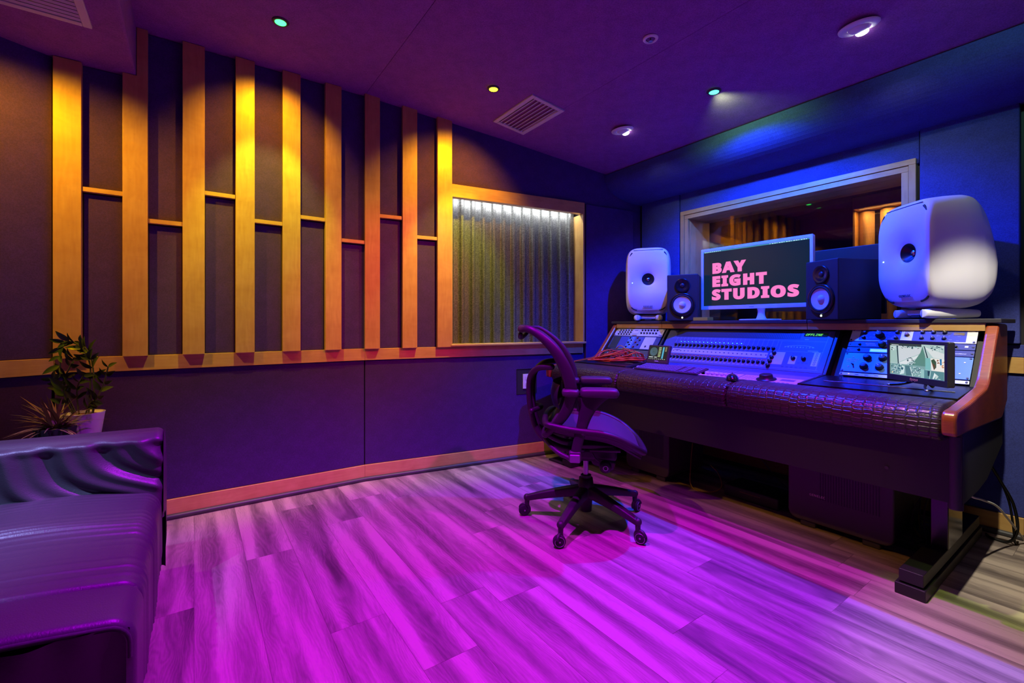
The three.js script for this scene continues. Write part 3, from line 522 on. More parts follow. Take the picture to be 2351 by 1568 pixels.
// ---- rack units set in the sloping bays
function rackUnit(name, label, x0, x1, t0, t1, faceMat, build) {
  const c = lie(RAKE, (x0 + x1) / 2, (t0 + t1) / 2, 0.012), u = thing(name, label, 'rack unit', [c.x, c.y, c.z]); u.rotation.x = RAKE.phi;
  const w = x1 - x0, h = t1 - t0;
  part('chassis', new THREE.BoxGeometry(w - 0.03, 0.014, h - 0.004).translate(0, -0.0105, 0), M.black, u);
  part('faceplate', new RoundedBoxGeometry(w, 0.006, h - 0.0015, 1, 0.0015), faceMat, u);
  const sg = cy(0.0042, 0.0042, 0.003, [0, 0.0045, 0], 10);
  for (const sx of [-1, 1]) for (const sz of h > 0.05 ? [-1, 1] : [0]) part('screw', sg, M.graphite, u, [sx * (w / 2 - 0.008), 0, sz * (h / 2 - 0.008)]);
  const api = {
    u, w, h,
    knob: (x, t, r, hh = r * 1.5, m = M.knob) => { const k = part('knob', knobG(r, hh), m, u, [x - (x0 + x1) / 2, 0.003, (t0 + t1) / 2 - t]); k.rotation.y = rr(-1, 1); if (r > 0.006) part('pointer', pointerG(r, hh), M.print, k); return k; },
    plate: (n, a, b, ta, tb_, m, d = 0.002) => part(n, new RoundedBoxGeometry(b - a, d, tb_ - ta, 1, d * 0.3), m, u, [(a + b) / 2 - (x0 + x1) / 2, 0.003 + d / 2, (t0 + t1) / 2 - (ta + tb_) / 2]),
    print: (n, a, b, ta, tb_, tex, em) => { const p = part(n, new THREE.PlaneGeometry(b - a, tb_ - ta), em ? mat(0x000000, 0.4, { emissive: 0xffffff, emissiveMap: tex, emissiveIntensity: em }) : mat(0xffffff, 0.5, { map: tex }), u, [(a + b) / 2 - (x0 + x1) / 2, 0.0036, (t0 + t1) / 2 - (ta + tb_) / 2]); p.rotation.x = -Math.PI / 2; return p; },
    word: (s, size, x, t, m = M.print) => { const p = part('lettering', text(s, size, 0.0004), m, u, [x - (x0 + x1) / 2, 0.0033, (t0 + t1) / 2 - t]); p.rotation.x = -Math.PI / 2; return p; },
  };
  build(api); return u;
}
const blueAn = mat(new THREE.Color().setRGB(0.10, 0.22, 0.50), 0.4, { metalness: 0.2 }), navy = mat(new THREE.Color().setRGB(0.03, 0.04, 0.12), 0.45), inset = mat(new THREE.Color().setRGB(0.05, 0.07, 0.26), 0.45);
const scribble = (bg, fg, seedN, w = 512, h = 96, n = 60) => canvasTex(w, h, (g) => { g.fillStyle = bg; g.fillRect(0, 0, w, h); g.fillStyle = fg; g.strokeStyle = fg; let s = seedN; const q = () => { s = (s * 16807) % 2147483647; return s / 2147483647; }; for (let i = 0; i < n; i++) { g.globalAlpha = 0.4 + 0.6 * q(); g.fillRect(q() * w, q() * h, 6 + q() * 26, 2 + q() * 3); } });
{ // right bay
  const A = -0.945, B = -0.465;
  rackUnit('equalizer_unit', 'pale rack unit with blue inset panels and nine small knobs, top of the right bay', A, B, 0.216, 0.297, M.silver, (q) => {
    q.print('inset_panel', -0.905, -0.735, 0.224, 0.291, scribble('#1a2372', '#c8ccf0', 5, 512, 200, 90)); q.print('inset_panel', -0.69, -0.5, 0.224, 0.291, scribble('#2a35a8', '#aab4ee', 9, 512, 180, 16));
    q.knob(-0.886, 0.272, 0.008); q.knob(-0.886, 0.24, 0.008); q.knob(-0.82, 0.256, 0.017); q.knob(-0.752, 0.275, 0.008); q.knob(-0.752, 0.24, 0.008);
    q.knob(-0.712, 0.26, 0.009, 0.014, mat(0x6a4a40, 0.5));
    for (const x of [-0.655, -0.615, -0.575]) { q.knob(x, 0.276, 0.008); q.knob(x, 0.242, 0.008); }
    q.plate('meter_window', -0.545, -0.508, 0.262, 0.278, mat(0x6a5a50, 0.4));
    q.plate('diamond_badge', -0.722, -0.702, 0.279, 0.285, M.btnGrey, 0.001);
  });
  rackUnit('compressor_unit', 'dark navy rack unit with one large knob above the blue tube unit', A, B, 0.1795, 0.2145, navy, (q) => {
    q.knob(-0.80, 0.197, 0.015); q.knob(-0.895, 0.196, 0.006); q.plate('label_plate', -0.87, -0.83, 0.2, 0.2045, M.print, 0.001); q.plate('label_plate', -0.865, -0.825, 0.19, 0.194, M.print, 0.001); q.plate('badge', -0.50, -0.488, 0.193, 0.203, M.print, 0.001); q.knob(-0.53, 0.197, 0.006);
  });
  rackUnit('effects_unit', 'dark rack unit with a glowing cyan display window', A, B, 0.1425, 0.178, navy, (q) => {
    q.print('display', -0.845, -0.75, 0.149, 0.169, canvasTex(128, 32, (g) => { g.fillStyle = '#28b0ff'; g.fillRect(0, 0, 128, 32); g.fillStyle = '#90e0ff'; g.fillRect(4, 4, 120, 24); }), 0.8);
    q.knob(-0.893, 0.162, 0.006); q.plate('red_badge', -0.93, -0.922, 0.162, 0.168, mat(0xa02030, 0.5), 0.001); q.plate('label_plate', -0.935, -0.91, 0.156, 0.158, M.print, 0.001); q.word('BrandMeter', 0.0055, -0.512, 0.158);
  });
  rackUnit('tube_equalizer', 'bright blue tube rack unit with big black knobs and white lettering', A, B, 0.02, 0.141, blueAn, (q) => {
    for (const x of [-0.846, -0.782, -0.718, -0.654]) { q.knob(x, 0.111, 0.016, 0.02); q.knob(x - 0.004, 0.056, 0.016, 0.02); }
    q.word('TUBE-TECH', 0.0085, -0.907, 0.097); q.plate('caption_line', -0.93, -0.885, 0.0865, 0.0885, M.print, 0.0006); q.plate('caption_line', -0.93, -0.887, 0.081, 0.0825, M.print, 0.0006);
    const sw = part('toggle', join([cy(0.004, 0.004, 0.004, [0, 0.002, 0], 10), cy(0.0028, 0.0035, 0.018, [0, 0.01, 0], 8)]), M.graphite, q.u, [-0.899 + 0.705, 0.003, 0.0805 - 0.068]); sw.rotation.x = 0.5;
    for (const [x, t] of [[-0.905, 0.112], [-0.915, 0.052], [-0.49, 0.11], [-0.50, 0.05]]) q.plate('lamp_dot', x - 0.003, x + 0.003, t - 0.003, t + 0.003, M.print, 0.0015);
    for (const [x, t] of [[-0.83, 0.115], [-0.865, 0.112], [-0.868, 0.06], [-0.825, 0.05]]) q.plate('scale_mark', x - 0.005, x + 0.005, t - 0.0006, t + 0.0006, M.print, 0.0005);
  });
  rackUnit('blank_panel', 'thin silver blanking strip with small screws under the blue unit', A, B, -0.004, 0.016, M.silver, (q) => { for (const x of [-0.87, -0.83, -0.79]) q.plate('slot', x - 0.008, x + 0.008, 0.004, 0.007, M.black, 0.0005); q.plate('lamp_dot', -0.907, -0.901, 0.003, 0.009, glow(0xffd080, 0.8), 0.002); });
}
{ // left bay
  const A = -2.60, B = -2.128;
  rackUnit('preamp_unit', 'pale rack unit with two knob clusters and a meter in the left bay', A, B, 0.211, 0.283, M.silver, (q) => {
    for (let i = 0; i < 5; i++) for (const t of [0.267, 0.247, 0.227]) { q.knob(-2.55 + i * 0.028 + (t < 0.24 ? -0.004 : 0), t, 0.0062); }
    for (let i = 0; i < 6; i++) for (const t of [0.267, 0.24]) q.knob(-2.33 + i * 0.028, t, 0.0068);
    q.plate('meter', -2.415, -2.36, 0.236, 0.276, mat(0xd8cfc0, 0.4)); q.plate('meter_scale', -2.405, -2.37, 0.262, 0.27, M.btnGrey, 0.003); q.plate('badge', -2.41, -2.365, 0.216, 0.222, mat(0x7a2a30, 0.5)); q.plate('switch', -2.162, -2.146, 0.25, 0.27, M.print); q.plate('switch', -2.16, -2.144, 0.22, 0.228, M.btnGrey);
  });
  rackUnit('module_rack', 'dark module rack with blue modules, red buttons and one white module', A, B, 0.082, 0.208, navy, (q) => {
    q.plate('module', -2.585, -2.51, 0.088, 0.202, mat(new THREE.Color().setRGB(0.02, 0.028, 0.03), 0.5)); q.plate('emblem', -2.558, -2.54, 0.132, 0.15, M.print, 0.001);
    q.plate('module', -2.506, -2.432, 0.088, 0.202, inset); q.plate('module', -2.428, -2.36, 0.088, 0.202, blueAn); q.plate('module', -2.356, -2.278, 0.088, 0.202, inset); const wm = q.plate('module', -2.272, -2.17, 0.088, 0.202, mat(0xd6d4dc, 0.5)); wm.userData.label = 'white module'; q.plate('switch', -2.235, -2.222, 0.105, 0.12, M.black, 0.005);
    for (let i = 0; i < 5; i++) { q.knob(-2.41 + (i % 2) * 0.022, 0.19 - i * 0.022, 0.007); q.plate('button', -2.385, -2.376, 0.186 - i * 0.02, 0.194 - i * 0.02, M.print, 0.004); }
    for (let i = 0; i < 5; i++) { q.knob(-2.338 + (i % 2) * 0.03, 0.192 - i * 0.022, 0.0075, 0.011, i % 2 ? M.knob : mat(0x9a2028, 0.5)); q.plate('button', -2.32, -2.312, 0.19 - i * 0.02, 0.197 - i * 0.02, M.btnGrey, 0.004); }
    for (let i = 0; i < 3; i++) q.plate('screw_slot', -2.49, -2.484, 0.1 + i * 0.04, 0.106 + i * 0.04, M.print, 0.001);
  });
  rackUnit('jack_panel_unit', 'grey patch panel with a long silver handle behind the red cables', A, B, 0.0, 0.078, M.graphite, (q) => {
    const b = part('handle', tb([[-0.1, 0, 0], [-0.1, 0.022, 0], [0.1, 0.022, 0], [0.1, 0, 0]], 0.0045, 40, 8), M.alu, q.u, [-0.07, 0.002, -0.018]);
    const sock = lathe([[0.002, 0.002], [0.0055, 0.002], [0.0055, 0.004], [0.002, 0.004]], 10);
    for (let r = 0; r < 2; r++) for (let i = 0; i < 15; i++) part('socket', sock, i % 4 ? M.alu : M.print, q.u, [-0.2 + i * 0.028, 0.001, 0.008 + r * 0.018]);
  });
}
// ---- jack field on the left deck and the tangle of patch cords on it
{
  const jf = thing('jack_field', 'black deck patchbay with rows of small sockets under the red cords', 'patchbay', [-2.31, 0.782, -2.64]);
  part('plate', new RoundedBoxGeometry(0.44, 0.008, 0.1, 1, 0.002).rotateX(0.075), M.graphite, jf);
  const sk = lathe([[0.002, 0], [0.006, 0], [0.006, 0.003], [0.002, 0.003]], 10);
  for (let r = 0; r < 3; r++) for (let i = 0; i < 16; i++) part('socket', sk, M.alu, jf, [-0.2 + i * 0.0265, 0.0035 - (r - 1) * 0.0022, -0.03 + r * 0.03]);
  const cols = [[0xd83a20, 'red'], [0xe0562a, 'orange-red'], [0xd02a3a, 'crimson'], [0xe8a04a, 'amber']];
  const mats = cols.map(([c]) => mat(c, 0.5));
  const cord = (pts, k, r = 0.0038, group = 'patch cords on the left deck') => { const g = tb(pts, r, 60, 7), o = new THREE.Mesh(g, mats[k]); o.name = numbered('audio_cable'); scene.add(o); tag(o, cols[k][1] + ' audio cable looped over the left deck of the desk', 'cable', 'looped ' + cols[k][1] + ' audio cables'); return o; };
  const y0 = 0.786;
  for (let i = 0; i < 13; i++) {
    const ax = -2.31 + rr(-0.12, 0.16), bxx = -2.31 + rr(-0.02, 0.2), s = rr(0, 1), fx = -2.50 + s * 0.09 + rr(-0.02, 0.02), fz = -2.45 - s * 0.05, top = y0 + rr(0.01, 0.06);
    cord([[ax, y0 + 0.012, -2.66 + rr(-0.02, 0.02)], [ax - 0.03, top + 0.02, -2.62], [ax - 0.08, top, -2.56], [fx, y0 - 0.006 + rr(0, 0.012), fz], [fx + 0.05, y0 - 0.012 + rr(0, 0.014), fz - 0.015], [fx + 0.16, y0 + rr(-0.006, 0.02), -2.53 + rr(-0.02, 0.02)], [bxx + 0.02, y0 + rr(0.005, 0.04), -2.6], [bxx, y0 + 0.014, -2.66]], [0, 0, 1, 2, 0, 1, 0, 2, 0, 0, 1, 0, 2][i]);
  }
  for (let i = 0; i < 3; i++) { const a = -2.36 + i * 0.05; cord([[a, y0 + 0.01, -2.67], [a - 0.015, y0 + 0.07, -2.64], [a + 0.05, y0 + 0.105 - i * 0.02, -2.62], [a + 0.115, y0 + 0.06, -2.63], [a + 0.12, y0 + 0.012, -2.66]], 3, 0.003); }
  for (let i = 0; i < 3; i++) { const a = -2.145 + i * 0.008; cord([[a, y0 + 0.01, -2.66], [a + 0.004, y0 + 0.05, -2.64], [a - 0.03, y0 + 0.058, -2.6], [a - 0.09, y0 + 0.035, -2.59], [a - 0.16, y0 + 0.02, -2.6], [a - 0.2, y0 + 0.014, -2.6]], [0, 3, 0][i], 0.003); }
}
// ---- small level meter on the fader bed
{
  const m = thing('level_meter', 'small dark touch meter with a round radar display, leaning on the mixer', 'meter', [-1.978, 0.775, -2.605]); m.rotation.x = -0.32;
  part('case', new RoundedBoxGeometry(0.178, 0.132, 0.022, 3, 0.008).translate(0, 0.071, 0), mat(new THREE.Color().setRGB(0.05, 0.028, 0.026), 0.5), m);
  part('stand', new RoundedBoxGeometry(0.06, 0.012, 0.05, 2, 0.004).translate(0, 0.012, -0.03), M.black, m);
  const s = part('screen', new THREE.PlaneGeometry(0.15, 0.098), mat(0x050505, 0.25, { emissive: 0xffffff, emissiveIntensity: 0.75, emissiveMap: canvasTex(480, 314, (g) => {
    g.fillStyle = '#16242a'; g.fillRect(0, 0, 480, 314); g.strokeStyle = '#7fb6c8'; g.lineWidth = 5; for (const r of [92, 74, 56, 38, 20]) { g.beginPath(); g.arc(120, 130, r, 0, 7); g.stroke(); } g.strokeStyle = '#5a6ac0'; g.beginPath(); g.arc(120, 130, 62, 1, 4); g.stroke();
    for (let i = 0; i < 7; i++) { g.fillStyle = i % 2 ? '#d8e8b0' : '#b8d890'; g.fillRect(246, 24 + i * 34, 66, 18); } g.fillStyle = '#58c0e8'; g.fillRect(346, 18, 40, 260); g.fillStyle = '#c8b890'; for (let i = 0; i < 4; i++) g.fillRect(410, 24 + i * 26, 40, 12);
    g.fillStyle = '#e8f4f4'; g.fillRect(20, 246, 110, 18); g.fillRect(160, 246, 70, 18); for (let i = 0; i < 9; i++) g.fillRect(20 + i * 50, 290, 26, 10);
  }) }), m, [0, 0.079, 0.0113]);
  part('logo_bar', new THREE.BoxGeometry(0.03, 0.004, 0.001), M.print, m, [0, 0.021, 0.0115]); part('button', cy(0.006, 0.006, 0.003, [0, 0, 0], 14, 'z'), M.black, m, [0, 0.013, 0.0115]);
}
// ---- keyboard and mouse
{
  const k = thing('computer_keyboard', 'thin dark computer keyboard lying across the leather pad and faders', 'keyboard', [-1.725, 0.774, -2.395], 0); k.rotation.x = 0.2;
  for (const x of [-0.19, 0.19]) part('fold_out_foot', new RoundedBoxGeometry(0.02, 0.03, 0.008, 1, 0.002).rotateX(-0.2).translate(x, -0.012, -0.055), M.graphite, k);
  part('tray', new RoundedBoxGeometry(0.45, 0.008, 0.125, 2, 0.003).translate(0, 0.004, 0), M.graphite, k);
  const kg = new RoundedBoxGeometry(0.0165, 0.005, 0.0165, 1, 0.0015), km = mat(new THREE.Color().setRGB(0.11, 0.12, 0.18), 0.5);
  for (let r = 0; r < 6; r++) for (let c = 0; c < 22; c++) { if (r === 5 && c > 3 && c < 9) continue; if ((c === 15 || c === 18)) continue; part('key', kg, km, k, [-0.207 + c * 0.0197, 0.0095, -0.05 + r * 0.0197]); }
  part('space_bar', new RoundedBoxGeometry(0.095, 0.005, 0.0165, 1, 0.0015), km, k, [-0.207 + 6 * 0.0197, 0.0095, 0.0485]);
  const m = thing('computer_mouse', 'black rounded computer mouse on the leather pad', 'mouse', [-1.283, 0.7585, -2.315], 0.5);
  const g = new THREE.SphereGeometry(1, 28, 16, 0, Math.PI * 2, 0, Math.PI / 2); g.scale(0.032, 0.034, 0.055); part('shell', g, M.blackGloss, m); part('wheel', cy(0.007, 0.007, 0.005, [0, 0.031, -0.025], 14, 'x'), M.rubber, m); part('button_gap', new THREE.BoxGeometry(0.0012, 0.003, 0.03).translate(0, 0.031, -0.03).rotateX(-0.12), M.graphite, m);
}
// ================================================================ SCREENS AND LOUDSPEAKERS
{ // big display
  const m = thing('computer_monitor', 'large white framed monitor showing pink studio lettering on black', 'monitor', [-1.53, 1.077, -3.0]);
  const w = 0.722, y0 = 0.078, h = 0.432;
  part('back_shell', new RoundedBoxGeometry(w, h, 0.03, 3, 0.01).translate(0, y0 + h / 2, -0.016), M.whiteGloss, m);
  const fr = [[-w / 2, w / 2, y0 + h - 0.02, y0 + h], [-w / 2, w / 2, y0, y0 + 0.026], [-w / 2, -w / 2 + 0.018, y0 + 0.026, y0 + h - 0.02], [w / 2 - 0.018, w / 2, y0 + 0.026, y0 + h - 0.02]];
  for (const [a, b, c, d] of fr) part('bezel', bx(a, b, c, d, -0.002, 0.006, 0.002), M.whiteGloss, m);
  const sw = w - 0.036, sh = h - 0.046;
  part('screen', new THREE.PlaneGeometry(sw, sh), mat(0x040608, 0.18, { emissive: 0xffffff, emissiveIntensity: 1, emissiveMap: canvasTex(1280, 720, (g) => {
    g.fillStyle = '#0d2236'; g.fillRect(0, 0, 1280, 720);
    g.fillStyle = '#3d8aa8'; g.fillRect(0, 0, 1280, 14); g.fillStyle = '#c8f0ff'; for (let i = 0; i < 9; i++) g.fillRect(16 + i * 26, 3, 14, 8); for (let i = 0; i < 16; i++) g.fillRect(850 + i * 26, 3, i % 3 ? 18 : 10, 8);
    g.fillStyle = '#ff7cc8';
    const word = (s, x, y, wd, size) => { g.font = '900 ' + size + 'px sans-serif'; const gap = 13, ws = s.split('').map((q) => g.measureText(q).width), k = wd / (ws.reduce((p, q) => p + q, 0) + gap * (s.length - 1)); g.save(); g.translate(x, y); g.scale(k, 1); g.lineWidth = 12; g.lineJoin = 'miter'; g.miterLimit = 3; g.strokeStyle = '#ff7cc8'; let px = 0; s.split('').forEach((q, i) => { g.fillText(q, px, 0); g.strokeText(q, px, 0); px += ws[i] + gap; }); g.restore(); };
    word('BAY', 116, 291, 436, 172); word('EIGHT', 116, 464, 696, 172); word('STUDIOS', 118, 637, 1050, 172);
  }) }), m, [0, y0 + 0.026 + sh / 2, 0.0015]);
  part('brand_bar', new THREE.BoxGeometry(0.03, 0.003, 0.001), M.btnGrey, m, [0, y0 + 0.012, 0.0065]);
  part('stand_neck', surf((u, v) => { const t = v, th = u * Math.PI * 2, r = 0.022 + 0.012 * Math.pow(Math.abs(t - 0.5) * 2, 2); return [0.05 + r * Math.cos(th), 0.008 + t * 0.09, -0.02 + 0.6 * r * Math.sin(th)]; }, 24, 8), M.whiteGloss, m);
  part('stand_base', lathe([[0, 0], [0.125, 0], [0.128, 0.003], [0.124, 0.008], [0, 0.011]], 48).scale(1, 1, 0.75).translate(0.05, 0, 0), M.whiteGloss, m);
}
// white coaxial monitors on their rubber-footed stands
function mainSpeaker(label, pos, turn) {
  const s = thing('white_loudspeaker', label, 'speaker', pos, turn, 'white studio loudspeakers');
  const cyy = 0.32, T = 0.165;
  const list = [[0.046, 0.046, 2, T - 0.036, 0.01], [0.062, 0.064, 2, T - 0.027, 0.01], [0.09, 0.1, 2, T - 0.016, 0.008], [0.115, 0.145, 2.2, T - 0.007, 0.004], [0.128, 0.19, 2.8, T - 0.002, 0], [0.138, 0.222, 4, T, 0], [0.146, 0.236, 5, T - 0.001, 0], [0.157, 0.25, 5, T - 0.009, 0], [0.164, 0.259, 5, T - 0.028, 0], [0.172, 0.268, 5, T - 0.1, 0], [0.176, 0.272, 5, T - 0.18, 0], [0.172, 0.266, 5, T - 0.25, 0], [0.158, 0.25, 4.5, T - 0.30, 0], [0.14, 0.225, 4, T - 0.325, 0], [0.1, 0.17, 3, T - 0.338, 0], [0.001, 0.001, 2, T - 0.34, 0]];
  const g = rings(subdivide(list, 90), 88), gp = g.attributes.position, cl = (q) => Math.max(0, Math.min(1, q));
  for (let i = 0; i < gp.count; i++) { const y = gp.getY(i), z = gp.getZ(i), k = cl((z + 0.175) / 0.34); gp.setZ(i, z + (z < 0 ? -z / 0.175 * 0.085 * Math.pow(cl((y + 0.06) / 0.33), 1.3) : 0) - k * (0.05 * Math.pow(cl((-y - 0.1) / 0.17), 1.6) + 0.022 * Math.pow(cl((y - 0.12) / 0.15), 1.5))); gp.setY(i, y + (y < 0 ? 0.03 * Math.pow(cl(-z / 0.17), 2) * -y / 0.27 : 0)); }
  g.computeVertexNormals(); g.translate(0, cyy, 0); const b = part('cabinet', g, M.white, s);
  part('driver_cone', lathe([[0.047, 0.0], [0.044, -0.004], [0.04, -0.008], [0.018, -0.028], [0.014, -0.03]], 40).rotateX(Math.PI / 2).translate(0, cyy + 0.01, T - 0.034), mat(new THREE.Color().setRGB(0.012, 0.012, 0.014), 0.35), s);
  part('tweeter_dome', new THREE.SphereGeometry(0.016, 20, 12).scale(1, 1, 0.6).translate(0, cyy + 0.01, T - 0.062), M.chrome, s);
  // dark woofer slots following the rounded baffle
  const slot = (sy) => { const pts = []; for (let i = 0; i <= 20; i++) { const th = (sy > 0 ? 0.30 : -0.42) * Math.PI + (sy > 0 ? -1 : 1) * i / 20 * 0.16 * Math.PI + 0; const c = Math.cos(th), q = Math.sin(th), n = 5; pts.push([0.147 * Math.sign(c) * Math.pow(Math.abs(c), 2 / n), cyy + 0.237 * Math.sign(q) * Math.pow(Math.abs(q), 2 / n), T - 0.003 - (sy > 0 ? 0.011 : 0.028)]); } return pts; };
  for (const sy of [1, -1]) for (const sx of [1, -1]) part('woofer_slot', tb(slot(sy).map(([x, y, z]) => [x * sx, y, z]), 0.0055, 24, 8), M.black, s);
  part('baffle_groove', tb([[-0.11, cyy + 0.2365, T - 0.0155], [0, cyy + 0.237, T - 0.0155], [0.11, cyy + 0.2365, T - 0.0155]], 0.002, 12, 6), M.graphite, s);
  part('status_led', new THREE.SphereGeometry(0.0032, 10, 8), glow(0xc8ffd8, 2), s, [-0.118, cyy - 0.02, T - 0.004]);
  part('lettering', text('GENELEC', 0.012, 0.001).rotateX(0.28).translate(0, cyy - 0.205, T - 0.0195), M.graphite, s);
  part('stand_plate', new RoundedBoxGeometry(0.15, 0.03, 0.2, 3, 0.012).translate(0, 0.03, -0.01), M.white, s);
  for (const sx of [-1, 1]) part('stand_foot', rings(subdivide([[0.001, 0.02, 2, 0.13], [0.022, 0.02, 2.4, 0.12], [0.028, 0.026, 2.4, 0.07], [0.026, 0.022, 2.4, -0.06], [0.02, 0.018, 2.4, -0.12], [0.001, 0.01, 2, -0.13]], 24), 24).translate(sx * 0.082, 0.026, 0), M.white, s);
  part('badge', new THREE.BoxGeometry(0.05, 0.012, 0.004).translate(0, 0.014, 0.093), M.graphite, s);
  return s;
}
mainSpeaker('rounded white loudspeaker standing beside the black speaker next to the zinc recess', [-2.385, 1.077, -3.03], 38 * Math.PI / 180);
mainSpeaker('rounded white loudspeaker standing above the cherry cheek with the camera screen', [-0.635, 1.077, -3.02], -38 * Math.PI / 180);
// black two-way monitors with white cones
function nearSpeaker(label, pos, turn) {
  const s = thing('black_loudspeaker', label, 'speaker', pos, turn, 'black nearfield loudspeakers');
  const W2 = 0.105, Hh = 0.332, T = 0.142;
  part('cabinet', new RoundedBoxGeometry(W2 * 2, Hh, T * 2, 3, 0.006).translate(0, Hh / 2, 0), mat(new THREE.Color().setRGB(0.022, 0.022, 0.023), 0.62), s);
  const wy = 0.115, ty = 0.253;
  part('woofer_ring', lathe([[0.066, 0], [0.084, 0], [0.085, 0.006], [0.081, 0.011], [0.073, 0.012], [0.066, 0.006]], 48).rotateX(Math.PI / 2).translate(0, wy, T - 0.001), M.blackGloss, s);
  part('surround', new THREE.TorusGeometry(0.0655, 0.0075, 10, 48).translate(0, wy, T + 0.006), M.rubber, s);
  part('cone', lathe([[0.06, 0.009], [0.05, 0.006], [0.028, 0.0015], [0.0, 0.001]], 48).rotateX(Math.PI / 2).translate(0, wy, T + 0.0005), mat(new THREE.Color().setRGB(0.72, 0.71, 0.68), 0.55, { side: THREE.DoubleSide }), s);
  part('dust_cap', new THREE.SphereGeometry(0.027, 28, 12, 0, 7, 0, Math.PI / 2.6).rotateX(Math.PI / 2).translate(0, wy, T - 0.0115), mat(new THREE.Color().setRGB(0.66, 0.65, 0.6), 0.5), s);
  part('waveguide', lathe([[0.051, 0.0], [0.05, 0.008], [0.045, 0.01], [0.034, 0.006], [0.018, 0.001], [0.0, 0.0008]], 40).rotateX(Math.PI / 2).translate(0, ty, T), M.blackGloss, s);
  part('tweeter_dome', new THREE.SphereGeometry(0.0155, 20, 10).scale(1, 1, 0.5).translate(0, ty, T + 0.001), mat(new THREE.Color().setRGB(0.03, 0.03, 0.035), 0.3), s);
  part('power_light', cy(0.0055, 0.0055, 0.002, [0, 0.022, T + 0.001], 16, 'z'), glow(0xe8fff4, 2.5), s);
}
nearSpeaker('small black loudspeaker with a white cone beside the left white loudspeaker', [-2.02, 1.077, -2.99], 27 * Math.PI / 180);
nearSpeaker('small black loudspeaker with a white cone between the monitor and a white loudspeaker', [-1.02, 1.077, -2.995], -24 * Math.PI / 180);
{ // switched-off screen behind the right pair, note block by the left pair
  const d = thing('dark_display', 'switched-off black flat screen standing behind the black loudspeaker', 'screen', [-1.06, 1.077, -3.205]);
  part('panel', new RoundedBoxGeometry(0.36, 0.4, 0.02, 2, 0.004).translate(0, 0.235, 0), M.black, d); part('stand', new RoundedBoxGeometry(0.18, 0.036, 0.06, 2, 0.004).translate(0, 0.018, 0), M.black, d);
  const n = thing('sticky_note_block', 'small yellow-green note block on the desk shelf', 'note block', [-1.835, 1.077, -2.93]);
  part('pad', bx(-0.055, 0.055, 0, 0.022, -0.035, 0.035, 0.002), mat(0xb8b030, 0.7), n); part('top_sheet', bx(-0.054, 0.054, 0.0225, 0.0235, -0.034, 0.034, 0), mat(0xc8c040, 0.7), n);
}
